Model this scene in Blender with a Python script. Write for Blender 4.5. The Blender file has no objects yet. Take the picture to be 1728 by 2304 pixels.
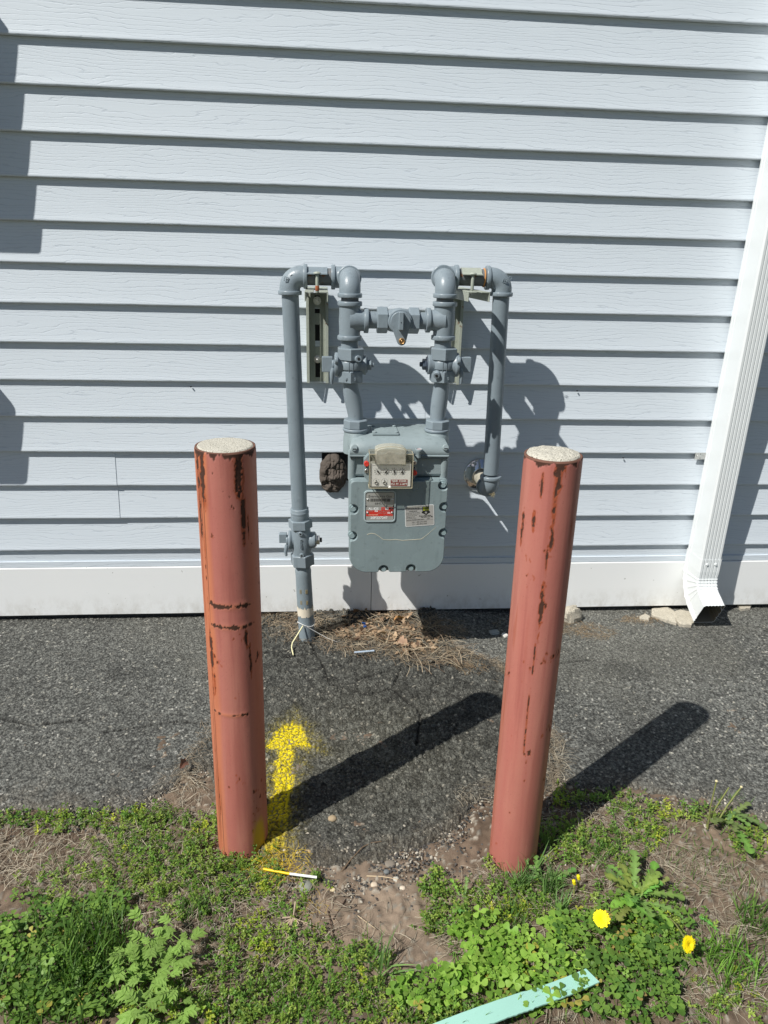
import bpy, math, random
import numpy as np
from mathutils import Vector, Matrix
random.seed(7); RNG = np.random.default_rng(11)
S = bpy.context.scene; COL = S.collection
PI = math.pi

# ------------------------------------------------------------------ camera, light
CF, CD, CH = 1600.0, 2.28984, 0.97390            # focal length (px at 1728 wide), distance to wall, height
YAW, PITCH, ROLL = 0.0882552, 0.3530613, 0.0265305
fw = Vector((math.sin(YAW)*math.cos(PITCH), math.cos(YAW)*math.cos(PITCH), -math.sin(PITCH)))
r0 = Vector((math.cos(YAW), -math.sin(YAW), 0)); u0 = r0.cross(fw)
rt = r0*math.cos(ROLL)+u0*math.sin(ROLL); up = -r0*math.sin(ROLL)+u0*math.cos(ROLL)
CAM = Vector((0, -CD, CH))
cam = bpy.data.cameras.new('camera'); co = bpy.data.objects.new('camera', cam); COL.objects.link(co)
cam.sensor_fit = 'HORIZONTAL'; cam.sensor_width = 36; cam.lens = CF/1728*36
cam.clip_start = 0.05; cam.clip_end = 500
co.matrix_world = Matrix(((rt.x, up.x, -fw.x, CAM.x), (rt.y, up.y, -fw.y, CAM.y), (rt.z, up.z, -fw.z, CAM.z), (0, 0, 0, 1)))
S.camera = co

SUN = Vector((-0.655, -0.465, 0.907)).normalized()    # towards the sun
SUN_EL = math.asin(SUN.z); SUN_AZ = math.atan2(SUN.x, SUN.y)
w = bpy.data.worlds.new('World'); S.world = w; w.use_nodes = True
wn = w.node_tree.nodes; sky = wn.new('ShaderNodeTexSky'); sky.sky_type = 'NISHITA'; sky.sun_disc = False
sky.sun_elevation = SUN_EL; sky.sun_rotation = SUN_AZ
sky.air_density = 1.0; sky.dust_density = 0.6; sky.ozone_density = 1.0
bg = wn['Background']; bg.inputs[1].default_value = 0.055
w.node_tree.links.new(sky.outputs[0], bg.inputs[0])
ld = bpy.data.lights.new('sun', 'SUN'); ld.energy = 5.0; ld.angle = math.radians(0.53); ld.color = (1.0, 0.972, 0.925)
lo = bpy.data.objects.new('sun', ld); COL.objects.link(lo); lo.location = (-4, -3, 6)
lo.rotation_euler = SUN.to_track_quat('Z', 'Y').to_euler()
S.view_settings.view_transform = 'Standard'; S.view_settings.look = 'None'
S.view_settings.exposure = 0.10; S.view_settings.gamma = 1; S.view_settings.use_curve_mapping = False
S.render.engine = 'CYCLES'
S.cycles.max_bounces = 8; S.cycles.transparent_max_bounces = 12; S.cycles.use_denoising = True

# ------------------------------------------------------------------ survey helpers
def ray(x, y): return fw+(x-864)/CF*rt-(y-1152)/CF*up
def pt(x, y, Y):
    d = ray(x, y); return CAM+d*((Y+CD)/d.y)
def gp(x, y, Z=-0.275):
    d = ray(x, y); return CAM+d*((Z-CH)/d.z)
def to_px(X, Y, Z):
    dx, dy, dz = X-CAM.x, Y-CAM.y, Z-CAM.z
    a = dx*fw.x+dy*fw.y+dz*fw.z
    return 864+CF*(dx*rt.x+dy*rt.y+dz*rt.z)/a, 1152-CF*(dx*up.x+dy*up.y+dz*up.z)/a

# ------------------------------------------------------------------ numpy noise
def _h(i, j, s):
    n = (i*374761393+j*668265263+s*974634777) & 0xffffffff
    n = ((n ^ (n >> 13))*1274126177) & 0xffffffff
    return ((n ^ (n >> 16)) & 0xffff)/65535.0
def vn(x, y, s=0):
    x = np.asarray(x, float); y = np.asarray(y, float)
    i = np.floor(x).astype(np.int64); j = np.floor(y).astype(np.int64)
    fx = x-i; fy = y-j; fx = fx*fx*(3-2*fx); fy = fy*fy*(3-2*fy)
    return (_h(i, j, s)*(1-fx)+_h(i+1, j, s)*fx)*(1-fy)+(_h(i, j+1, s)*(1-fx)+_h(i+1, j+1, s)*fx)*fy
def fbm(x, y, s=0, o=4):
    r = 0; a = .5; t = 0
    for k in range(o): r = r+a*vn(x*2**k, y*2**k, s+k); t += a; a *= .5
    return r/t
def sst(a, b, x):
    t = np.clip((x-a)/(b-a), 0, 1); return t*t*(3-2*t)
def cells(x, y, c, s):
    """nearest jittered stone: distance (in cells), stone id randoms"""
    X = x/c; Y = y/c; i0 = np.floor(X).astype(np.int64); j0 = np.floor(Y).astype(np.int64)
    best = np.full(X.shape, 9.0); second = np.full(X.shape, 9.0); rid = np.zeros(X.shape); rid2 = np.zeros(X.shape)
    for di in (-1, 0, 1):
        for dj in (-1, 0, 1):
            i = i0+di; j = j0+dj
            px = i+.15+.7*_h(i, j, s); py = j+.15+.7*_h(i, j, s+1)
            d = np.hypot(X-px, Y-py)/(0.8+.4*_h(i, j, s+4))
            nb = d < best
            second = np.where(nb, best, np.minimum(second, d))
            rid = np.where(nb, _h(i, j, s+2), rid); rid2 = np.where(nb, _h(i, j, s+3), rid2)
            best = np.where(nb, d, best)
    return best, second, rid, rid2

# ------------------------------------------------------------------ materials
def srgb(r, g, b): return tuple((c/255/12.92 if c/255 < .04045 else ((c/255+.055)/1.055)**2.4) for c in (r, g, b))
class MT:
    def __init__(s, name, col=(.5, .5, .5), rough=.6, metal=0, spec=.5):
        s.m = bpy.data.materials.new(name); s.m.use_nodes = True; s.t = s.m.node_tree; s.n = s.t.nodes
        s.p = s.n['Principled BSDF']; s.out = s.n['Material Output']
        s.p.inputs['Base Color'].default_value = (*col, 1); s.p.inputs['Roughness'].default_value = rough
        s.p.inputs['Metallic'].default_value = metal; s.p.inputs['Specular IOR Level'].default_value = spec
    def node(s, t, **k):
        n = s.n.new('ShaderNode'+t)
        for a, v in k.items(): setattr(n, a, v)
        return n
    def link(s, a, b): s.t.links.new(a, b)
    def setin(s, sock, v):
        if hasattr(v, 'is_linked') or hasattr(v, 'links'): s.link(v, sock)
        else: sock.default_value = v
    def coords(s, scale=(1, 1, 1), rnd=False, kind='Object', loc=(0, 0, 0)):
        tc = s.node('TexCoord'); mp = s.node('Mapping'); mp.inputs['Scale'].default_value = scale; mp.inputs['Location'].default_value = loc
        s.link(tc.outputs[kind], mp.inputs[0])
        if rnd:
            oi = s.node('ObjectInfo'); m = s.math('MULTIPLY', oi.outputs['Random'], 37.0)
            cb = s.node('CombineXYZ')
            for i in range(3): s.link(m, cb.inputs[i])
            s.link(cb.outputs[0], mp.inputs['Location'])
        return mp.outputs[0]
    def math(s, op, a, b=None, clamp=False):
        n = s.node('Math', operation=op, use_clamp=clamp); s.setin(n.inputs[0], a)
        if b is not None: s.setin(n.inputs[1], b)
        return n.outputs[0]
    def noise(s, vec, scale=5, detail=4, rough=.55, dist=0):
        n = s.node('TexNoise'); n.inputs['Scale'].default_value = scale; n.inputs['Detail'].default_value = detail
        n.inputs['Roughness'].default_value = rough; n.inputs['Distortion'].default_value = dist; s.link(vec, n.inputs['Vector']); return n.outputs['Fac']
    def ramp(s, fac, stops, interp='LINEAR'):
        n = s.node('ValToRGB'); cr = n.color_ramp; cr.interpolation = interp
        while len(cr.elements) < len(stops): cr.elements.new(.5)
        for e, (p, c) in zip(cr.elements, stops):
            e.position = p; e.color = (*c, 1) if not isinstance(c, (int, float)) else (c, c, c, 1)
        s.setin(n.inputs[0], fac); return n.outputs[0]
    def mix(s, f, a, b, mode='MIX'):
        n = s.node('Mix', data_type='RGBA', blend_type=mode)
        s.setin(n.inputs[0], f)
        for i, v in ((6, a), (7, b)):
            if isinstance(v, tuple): n.inputs[i].default_value = (*v[:3], 1)
            else: s.link(v, n.inputs[i])
        return n.outputs[2]
    def attr(s, name): n = s.node('Attribute', attribute_name=name); return n
    def bump(s, h, strength=.3, dist=.001, prev=None):
        n = s.node('Bump'); n.inputs['Strength'].default_value = strength; n.inputs['Distance'].default_value = dist
        s.link(h, n.inputs['Height'])
        if prev: s.link(prev, n.inputs['Normal'])
        return n.outputs[0]
    def color(s, c): s.setin(s.p.inputs['Base Color'], c if not isinstance(c, tuple) else (*c, 1))
    def rough(s, r): s.setin(s.p.inputs['Roughness'], r)
    def normal(s, n): s.link(n, s.p.inputs['Normal'])

def m_siding():
    s = MT('siding_vinyl', rough=.5)
    v = s.coords((1, 1, 1), rnd=True)
    warp = s.noise(s.coords((2.6, 1, 15), rnd=True), 1.0, 5, .55)
    sx = s.node('SeparateXYZ'); s.link(v, sx.inputs[0])
    ph = s.math('ADD', s.math('MULTIPLY', sx.outputs[2], 95.0), s.math('MULTIPLY', warp, 7.5))
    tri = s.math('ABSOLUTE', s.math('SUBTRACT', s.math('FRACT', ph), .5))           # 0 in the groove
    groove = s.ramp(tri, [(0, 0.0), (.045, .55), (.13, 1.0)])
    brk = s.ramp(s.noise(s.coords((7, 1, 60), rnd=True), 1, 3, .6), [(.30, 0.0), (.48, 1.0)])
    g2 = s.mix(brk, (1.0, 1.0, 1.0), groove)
    fine = s.noise(s.coords((14, 1, 380), rnd=True), 1, 3, .6)
    h = s.math('ADD', g2, s.math('MULTIPLY', fine, .42))
    s.normal(s.bump(h, .33, .0011))
    big = s.noise(s.coords((1.3, 1, 3), rnd=True), 1, 4)
    base = s.mix(big, srgb(203, 212, 219), srgb(209, 217, 223))
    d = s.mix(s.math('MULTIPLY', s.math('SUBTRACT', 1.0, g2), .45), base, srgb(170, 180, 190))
    s.color(d); s.rough(.48); s.p.inputs['Specular IOR Level'].default_value = .4
    return s.m
def m_trim():
    s = MT('trim_board_white', rough=.45)
    n = s.noise(s.coords((4, 1, 160)), 1, 3); s.normal(s.bump(n, .15, .0006))
    n2 = s.noise(s.coords((3, 3, 6)), 1, 4); spots = s.noise(s.coords(), 60, 2)
    c = s.mix(n2, srgb(232, 234, 233), srgb(238, 239, 237))
    c = s.mix(s.ramp(spots, [(.73, 0.0), (.76, .5)]), c, srgb(120, 115, 100))
    sz = s.node('SeparateXYZ'); s.link(s.coords(), sz.inputs[0])
    sp = s.math('MULTIPLY', s.ramp(s.math('ADD', s.math('MULTIPLY', sz.outputs[2], -4.0), 1.0), [(.66, 0.0), (.99, 1.0)]), s.ramp(s.noise(s.coords((1, 1, .6)), 26, 5, .7), [(.42, 0.0), (.70, .8)]))
    c = s.mix(s.math('MULTIPLY', sp, .55), c, srgb(150, 140, 118))
    s.color(c); return s.m
def m_simple(name, col, rough=.5, metal=0, bump=0, bscale=200, var=.12):
    s = MT(name, col, rough, metal)
    v = s.coords(); n = s.noise(v, 9, 4)
    s.color(s.mix(n, tuple(c*(1-var) for c in col), tuple(min(1, c*(1+var)) for c in col)))
    if bump: s.normal(s.bump(s.noise(v, bscale, 3), bump, .001))
    return s.m
def m_pipe(name, col, rust=.0, rough=.36):
    s = MT(name, col, rough)
    v = s.coords(); a = s.noise(v, 14, 4); b = s.noise(v, 190, 2); c3 = s.noise(v, 45, 5, .65)
    lump = s.noise(v, 60, 2)
    c = s.mix(a, tuple(x*.88 for x in col), tuple(x*1.10 for x in col))
    drip = s.noise(s.coords((1, 1, .10)), 70, 3); c = s.mix(s.ramp(drip, [(.56, 0.0), (.72, .38)]), c, tuple(x*.66 for x in col)); pale = s.ramp(s.noise(v, 26, 4, .7), [(.63, 0.0), (.72, .35)]); c = s.mix(pale, c, tuple(min(1, x*1.35+.02) for x in col))
    grime = s.ramp(c3, [(.58, 0.0), (.74, .65)])
    c = s.mix(grime, c, tuple(x*.62 for x in col))
    r = s.ramp(s.noise(v, 30, 5, .7), [(.72-rust, 0.0), (.76-rust, 1.0)])
    c = s.mix(r, c, srgb(120, 84, 60))
    s.color(c); s.rough(s.ramp(a, [(.3, rough-.04), (.7, rough+.10)]))
    s.normal(s.bump(s.math('ADD', b, s.math('MULTIPLY', lump, 1.6)), .28, .0010)); return s.m
def m_asphalt():
    s = MT('asphalt', rough=.88, spec=.3)
    t = s.attr('tone').outputs['Color']; y = s.attr('paint').outputs['Fac']
    v = s.coords(); n = s.noise(v, 900, 2); n2 = s.noise(v, 350, 3)
    def vor(sc):
        q = s.node('TexVoronoi'); q.inputs['Scale'].default_value = sc; s.link(v, q.inputs['Vector']); return q
    va = vor(165); vb = vor(360)
    grain = s.math('MULTIPLY', s.ramp(va.outputs['Distance'], [(.15, 1.0), (.80, .22)]), s.math('ADD', .55, n))
    sepc = s.node('SeparateColor'); s.link(vb.outputs['Color'], sepc.inputs[0])
    grain = s.math('MULTIPLY', grain, s.math('ADD', .62, s.math('MULTIPLY', sepc.outputs[0], .75)))
    c = s.mix(1.0, t, s.mix(s.math('MULTIPLY', grain, 1.0), (.30, .30, .29), (2.05, 2.06, 1.98)), 'MULTIPLY')
    fleck = s.ramp(sepc.outputs[1], [(.962, 0.0), (.975, 1.0)]); c = s.mix(s.math('MULTIPLY', fleck, .5), c, (.42, .40, .34))
    c = s.mix(y, c, srgb(246, 222, 28))
    s.color(c); s.normal(s.bump(s.math('ADD', s.math('MULTIPLY', n2, .7), grain), 1.0, .0042)); return s.m
def m_soil():
    s = MT('soil', rough=.95, spec=.15)
    t = s.attr('tone').outputs['Color']; v = s.coords(); n = s.noise(v, 500, 4, .7)
    c = s.mix(n, (.6, .6, .6), (1.45, 1.45, 1.45)); s.color(s.mix(1.0, t, c, 'MULTIPLY'))
    s.normal(s.bump(n, .8, .002)); return s.m
def m_leaf(name, tr=.3, rough=.5):
    s = MT(name, rough=rough, spec=.35)
    t = s.attr('tone').outputs['Color']; s.color(t)
    td = s.node('BsdfTranslucent'); c = s.mix(1.0, t, (1.25, 1.5, .55), 'MULTIPLY'); s.link(c, td.inputs[0])
    mx = s.node('MixShader'); mx.inputs[0].default_value = tr
    s.link(s.p.outputs[0], mx.inputs[1]); s.link(td.outputs[0], mx.inputs[2]); s.link(mx.outputs[0], s.out.inputs[0])
    return s.m
def m_bollard(name):
    s = MT(name, rough=.42)
    v = s.coords(); n = s.noise(v, 6, 4); fine = s.noise(v, 260, 3)
    paint = s.mix(n, srgb(168, 101, 91), srgb(180, 111, 99)); chalk = s.noise(s.coords((1, 1, .12)), 30, 4); paint = s.mix(s.ramp(chalk, [(.40, 0.0), (.70, .55)]), paint, srgb(188, 128, 112)); paint = s.mix(s.ramp(s.noise(s.coords((1, 1, .05)), 55, 3), [(.50, 0.0), (.64, .45)]), paint, srgb(150, 84, 76)); paint = s.mix(s.ramp(s.noise(v, 420, 2), [(.66, 0.0), (.72, .5)]), paint, srgb(120, 70, 58))
    faded = s.mix(n, srgb(186, 112, 80), srgb(196, 122, 84))
    c = s.mix(s.attr('faded').outputs['Fac'], paint, faded)
    c = s.mix(s.attr('stain').outputs['Fac'], c, srgb(150, 70, 34))
    rc = s.mix(s.noise(v, 150, 4, .7), srgb(44, 27, 20), srgb(88, 54, 38))
    c = s.mix(s.attr('rust').outputs['Fac'], c, rc)
    c = s.mix(s.attr('yellow').outputs['Fac'], c, srgb(188, 152, 20))
    s.color(c); s.rough(s.mix(s.attr('rust').outputs['Fac'], (.50, .50, .50), (.9, .9, .9)))
    s.normal(s.bump(s.math('ADD', fine, s.math('MULTIPLY', s.noise(v, 55, 3), 2.0)), .16, .0010)); return s.m
def m_concrete(name, a=(206, 202, 190), b=(226, 223, 212)):
    s = MT(name, rough=.9, spec=.2); v = s.coords(); n = s.noise(v, 22, 5, .7); f = s.noise(v, 420, 3)
    c = s.mix(n, srgb(*a), srgb(*b)); c = s.mix(s.ramp(f, [(.34, 1.0), (.45, 0.0)]), c, srgb(120, 114, 102))
    s.color(c); s.normal(s.bump(s.math('ADD', f, n), .9, .002)); return s.m
def m_clear(name, tint, op=.15, rough=.08):
    s = MT(name, srgb(208, 203, 184), .35)
    v = s.coords()
    tr = s.node('BsdfTransparent'); tr.inputs[0].default_value = (*tint, 1)
    gl = s.node('BsdfGlossy'); gl.inputs['Roughness'].default_value = rough
    lw = s.node('LayerWeight'); lw.inputs[0].default_value = .5
    fr = s.math('ADD', s.math('MULTIPLY', s.math('POWER', lw.outputs['Facing'], 4.0), .6), .04)
    m1 = s.node('MixShader'); s.link(fr, m1.inputs[0]); s.link(tr.outputs[0], m1.inputs[1]); s.link(gl.outputs[0], m1.inputs[2])
    m2 = s.node('MixShader'); d = s.ramp(s.noise(v, 40, 5, .7), [(.3, op*.6), (.75, min(1, op*1.5))])
    s.link(d, m2.inputs[0]); s.link(m1.outputs[0], m2.inputs[1]); s.link(s.p.outputs[0], m2.inputs[2]); s.link(m2.outputs[0], s.out.inputs[0])
    return s.m

SID = m_siding(); TRIM = m_trim()
WALLM = m_simple('sheathing', (.05, .05, .05), .9)
PIPE = m_pipe('pipe_paint', srgb(124, 136, 143), .01); PIPE2 = m_pipe('fitting_paint', srgb(129, 141, 148), .012, rough=.30)
PIPER = m_pipe('thread_rusty', srgb(104, 108, 110), .14, .6)
METER = m_pipe('meter_enamel', srgb(138, 151, 153), rough=.42); METER2 = m_pipe('meter_enamel_cover', srgb(128, 143, 145), rough=.42)
BOLT = m_simple('bolt_enamel', srgb(138, 156, 158), .4, 0, .1)
GALV = m_pipe('galvanized_strut', srgb(160, 166, 154), .07, .5)
STEEL = m_simple('bright_steel', (.62, .62, .6), .3, .9, .1)
CHROME = m_simple('chrome', (.75, .74, .72), .12, 1.0)
DARK = m_simple('dark_void', (.012, .012, .012), .9)
BRASS = m_simple('brass', srgb(190, 150, 100), .35, .8)
WHITE = m_simple('white_print', srgb(238, 239, 237), .5, 0, 0, 200, .03)
BLACK = m_simple('black_print', (.012, .012, .012), .6)
RED = m_simple('red_print', srgb(196, 52, 40), .5); DRED = m_simple('dark_red_print', srgb(140, 36, 34), .5)
REDP = m_simple('red_plastic', srgb(205, 60, 48), .35)
SILV = m_simple('nameplate_metal', srgb(176, 177, 172), .4, .35, 0, 200, .05)
LIME = m_simple('lime_print', srgb(205, 215, 60), .5)
CLEAR = m_clear('clear_cover', (.985, .98, .96), .02); DOME = m_clear('hazed_dome', (.90, .88, .80), .50, .25)
DSP = m_simple('downspout_enamel', srgb(222, 226, 226), .38, 0, .04, 90, .02)
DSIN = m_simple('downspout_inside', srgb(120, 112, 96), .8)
PUTTY = m_simple('putty', srgb(84, 76, 69), .9, 0, 1.0, 90, .3)
CONC = m_concrete('bollard_concrete', (176, 172, 158), (212, 208, 194)); RUB = m_concrete('rubble_concrete', (165, 158, 142), (205, 198, 182))
ASPH = m_asphalt(); SOIL = m_soil()
LEAF = m_leaf('leaf'); STRAW = m_leaf('straw', .12, .7)
PETAL = m_simple('dandelion_yellow', srgb(248, 226, 12), .7)

# ------------------------------------------------------------------ mesh builder
class M:
    def __init__(s): s.v = []; s.f = []; s.s = []; s.n = 0
    def add(s, v, f, smooth=False):
        o = s.n; s.v.extend([tuple(p) for p in v]); s.n += len(v)
        for q in f: s.f.append([i+o for i in q]); s.s.append(smooth)
        return s
    def box(s, a, b, rot=None):
        x0, y0, z0 = a; x1, y1, z1 = b
        v = [Vector(p) for p in ((x0, y0, z0), (x1, y0, z0), (x1, y1, z0), (x0, y1, z0), (x0, y0, z1), (x1, y0, z1), (x1, y1, z1), (x0, y1, z1))]
        if rot is not None:
            c = sum(v, Vector())/8; v = [c+rot@(p-c) for p in v]
        return s.add(v, [(0, 3, 2, 1), (4, 5, 6, 7), (0, 1, 5, 4), (1, 2, 6, 5), (2, 3, 7, 6), (3, 0, 4, 7)])
    def lathe(s, o, d, prof, seg=28, smooth=True, ang=0, caps=True, ref=None):
        o = Vector(o); d = Vector(d).normalized(); a = Vector(ref) if ref else (Vector((1, 0, 0)) if abs(d.x) < .8 else Vector((0, 0, 1)))
        a = (a-d*a.dot(d)).normalized(); b = d.cross(a); v = []; f = []
        for h, r in prof:
            for i in range(seg):
                t = 2*PI*i/seg+ang; v.append(o+d*h+a*(r*math.cos(t))+b*(r*math.sin(t)))
        for k in range(len(prof)-1):
            for i in range(seg):
                j = (i+1) % seg; f.append((k*seg+i, k*seg+j, (k+1)*seg+j, (k+1)*seg+i))
        s.add(v, f, smooth)
        if caps:
            s.add(v[:seg], [tuple(reversed(range(seg)))]); s.add(v[-seg:], [tuple(range(seg))])
        return s
    def cyl(s, o, d, h0, h1, r, seg=28, bev=.0012):
        b = min(bev, abs(h1-h0)*.3, r*.3)
        return s.lathe(o, d, [(h0, r-b), (h0+b*.3, r-b*.3), (h0+b, r), (h1-b, r), (h1-b*.3, r-b*.3), (h1, r-b)], seg)
    def hex(s, o, d, h0, h1, af, ang=0, n=6, ch=.12):
        r = af/2/math.cos(PI/n); b = af*ch*.5
        s.lathe(o, d, [(h0, r*.90), (h0+b*.5, r), (h1-b*.5, r), (h1, r*.90)], n, False, ang); return s
    def tube(s, P, R, seg=24, caps=True):
        P = [Vector(p) for p in P]; n = len(P); R = R if isinstance(R, (list, tuple)) else [R]*n
        T = [(P[min(i+1, n-1)]-P[max(i-1, 0)]).normalized() for i in range(n)]
        a = Vector((0, 0, 1)) if abs(T[0].z) < .9 else Vector((1, 0, 0)); a = (a-T[0]*a.dot(T[0])).normalized()
        v = []; f = []
        for i in range(n):
            a = (a-T[i]*a.dot(T[i])).normalized(); b = T[i].cross(a)
            for k in range(seg):
                t = 2*PI*k/seg; v.append(P[i]+a*(R[i]*math.cos(t))+b*(R[i]*math.sin(t)))
        for i in range(n-1):
            for k in range(seg):
                j = (k+1) % seg; f.append((i*seg+k, i*seg+j, (i+1)*seg+j, (i+1)*seg+k))
        s.add(v, f, True)
        if caps: s.add(v[:seg], [tuple(reversed(range(seg)))]); s.add(v[-seg:], [tuple(range(seg))])
        return s
    def prism(s, pts, y0, y1, bev=0.0, nb=3):
        """outline in x,z (counter-clockwise seen from -y), from depth y1 (back) to y0 (front), rounded front edge"""
        n = len(pts); P = np.array(pts)
        tn = np.roll(P, -1, 0)-np.roll(P, 1, 0); tn /= np.maximum(np.linalg.norm(tn, axis=1, keepdims=True), 1e-9)
        nr = np.stack([-tn[:, 1], tn[:, 0]], 1)              # inward for ccw
        rings = [(0, y1), (0, y0+bev)]
        for k in range(1, nb+1) if bev else []:
            t = k/nb*PI/2; rings.append((bev*(1-math.cos(t)), y0+bev*(1-math.sin(t))))
        if not bev: rings = [(0, y1), (0, y0)]
        v = []
        for off, y in rings:
            Q = P+nr*off; v += [(q[0], y, q[1]) for q in Q]
        f = []
        for k in range(len(rings)-1):
            for i in range(n):
                j = (i+1) % n; f.append((k*n+i, k*n+j, (k+1)*n+j, (k+1)*n+i))
        s.add(v, f, bool(bev))
        if n > 60:
            from mathutils.geometry import tessellate_polygon
            tr = tessellate_polygon([[Vector((p[0], p[2], 0)) for p in v[-n:]]])
            s.add(v[-n:], [tuple(t) for t in tr]); s.add(v[:n], [tuple(reversed(t)) for t in tr])
        else: s.add(v[-n:], [tuple(range(n))]); s.add(v[:n], [tuple(reversed(range(n)))])
        return s
ORG = {}
def put(name, data, mat=None, parent=None, loc=None):
    o = bpy.data.objects.new(name, data); COL.objects.link(o)
    if mat is not None and not data.materials: data.materials.append(mat)
    po = ORG.get(parent.name, Vector()) if parent else Vector()
    l = Vector(loc) if loc is not None else po
    if parent: o.parent = parent; o.location = l-po
    else: o.location = l
    ORG[o.name] = l; return o
def build(m, name, mat, parent=None, loc=None, bevel=0):
    """vertices are given in world space; the object's origin is loc or its parent's origin"""
    l = Vector(loc) if loc is not None else (ORG[parent.name] if parent else Vector())
    me = bpy.data.meshes.new(name); me.from_pydata([(p[0]-l.x, p[1]-l.y, p[2]-l.z) for p in m.v], [], m.f)
    me.polygons.foreach_set('use_smooth', m.s); me.update()
    o = put(name, me, mat, parent, l)
    if bevel:
        b = o.modifiers.new('bevel', 'BEVEL'); b.width = bevel; b.segments = 2; b.limit_method = 'ANGLE'; b.angle_limit = .7
    return o
def tag(o, label=None, cat=None, group=None, kind=None):
    for k, v in (('label', label), ('category', cat), ('group', group), ('kind', kind)):
        if v: o[k] = v
    return o
def empty(name, loc, label, cat, group=None):
    o = bpy.data.objects.new(name, None); COL.objects.link(o); o.location = loc; o.empty_display_size = .05
    ORG[o.name] = Vector(loc); return tag(o, label, cat, group)
def text(body, name, size, loc, mat, parent, extrude=.0002, rotz=0, align='CENTER', rot=None, sx=1, bold=0):
    c = bpy.data.curves.new(name, 'FONT'); c.body = body; c.size = size; c.align_x = align; c.align_y = 'CENTER'
    c.extrude = extrude; c.offset = bold; c.resolution_u = 3
    c.materials.append(mat)
    o = put(name, c, None, parent, loc)
    o.rotation_euler = rot if rot else (PI/2, rotz, 0); o.scale = (sx, 1, 1); return o
def rrect(x0, z0, x1, z1, r, n=8):
    rs = r if isinstance(r, (list, tuple)) else [r]*4        # bl, br, tr, tl
    out = []
    for (cx, cz, q, rr) in ((x0+rs[0], z0+rs[0], 180, rs[0]), (x1-rs[1], z0+rs[1], 270, rs[1]), (x1-rs[2], z1-rs[2], 0, rs[2]), (x0+rs[3], z1-rs[3], 90, rs[3])):
        for i in range(n+1):
            t = math.radians(q+90*i/n); out.append((cx+rr*math.cos(t), cz+rr*math.sin(t)))
    return out
def raw_mesh(name, V, F, mat, tone=None, smooth=False, extra=None, kind=None, parent=None):
    me = bpy.data.meshes.new(name); nv = len(V); F = np.asarray(F); k = F.shape[1]
    me.vertices.add(nv); me.vertices.foreach_set('co', np.asarray(V, np.float32).ravel())
    me.loops.add(F.size); me.loops.foreach_set('vertex_index', F.ravel().astype(np.int32))
    me.polygons.add(len(F)); me.polygons.foreach_set('loop_start', np.arange(0, F.size, k, dtype=np.int32))
    me.polygons.foreach_set('use_smooth', np.full(len(F), smooth))
    if tone is not None:
        a = me.attributes.new('tone', 'FLOAT_COLOR', 'POINT')
        a.data.foreach_set('color', np.concatenate([tone, np.ones((nv, 1))], 1).astype(np.float32).ravel())
    for nm, d in (extra or {}).items():
        a = me.attributes.new(nm, 'FLOAT', 'POINT'); a.data.foreach_set('value', np.asarray(d, np.float32).ravel())
    me.update(calc_edges=True)
    if parent is not None:
        l = ORG[parent.name]; me.transform(Matrix.Translation(-l)); o = put(name, me, mat, parent)
    else: o = put(name, me, mat)
    if kind: o['kind'] = kind
    return o

# ================================================================== WALL
PK = 0.1143
wall = empty('house_wall', (0, 0, -.25), 'pale blue-grey vinyl clapboard wall above a white skirt board', 'wall')
build(M().box((-3.2, .012, -.30), (3.6, .20, 2.6)), 'sheathing', WALLM, wall)
def board(x0, x1, b, h=PK, dy=0.0):
    n = max(2, int((x1-x0)/.03)); xs = np.linspace(x0, x1, n)
    wv = (fbm(xs*1.3+b*9, xs*0+b*31, 3)-.5)*.0022; wz = (fbm(xs*1.7, xs*0+b*17, 5)-.5)*.0016+(vn(xs*45, xs*0+b*13, 8)-.5)*.0006
    # (y, z) section: hidden top, face, rolled butt edge, return
    sec = [(-.0002, h+.012, 0), (-.0006, h-.004, .2), (-.0046, h*.64, .6), (-.0112, .022, 1), (-.0136, .0075, 1), (-.0145, .0040, 1), (-.0146, .0010, 1), (-.0132, -.0014, 1), (-.0018, -.0008, .3)]
    m = M(); v = []; f = []
    for k, (y, z, a) in enumerate(sec):
        for i, x in enumerate(xs): v.append((x, y-dy+wv[i]*a, b+z+(wz[i] if k > 2 else 0)))
    ns = len(sec)
    for k in range(ns-1):
        for i in range(n-1): f.append((k*n+i, (k+1)*n+i, (k+1)*n+i+1, k*n+i+1))
    m.add(v, f, True)
    for e in (0, n-1): m.add([v[k*n+e] for k in range(ns)]+[(xs[e], .004, b), (xs[e], .004, b+h)], [tuple(range(ns+2))])
    return m
for k in range(-9, 14):
    z = (13-k)*PK
    cuts = {11: [(-3.2, -.6785, .0016), (-.682, -.010, 0), (.100, 3.6, 0)], 12: [(-3.2, -.6800, .0016), (-.684, 3.6, 0)],
            9: [(-3.2, .3275, .0012), (.324, 3.6, 0)], 10: [(-3.2, .3285, .0012), (.325, 3.6, 0)]}.get(k, [(-3.2, 3.6, 0)])
    for a, b, dy in cuts: build(board(a, b, z, PK, dy), 'siding_board', SID, wall, (0, 0, z))
build(M().box((-3.2, -.0030, -.0500), (3.6, .012, .0005)), 'starter_strip', SID, wall)
mm = M(); mm.prism([(-3.2, -.0655), (3.6, -.0655), (3.6, -.0455), (-3.2, -.0455)], -.0085, .010, .0)
build(mm, 'bottom_channel', SID, wall, None, .0012)
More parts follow.
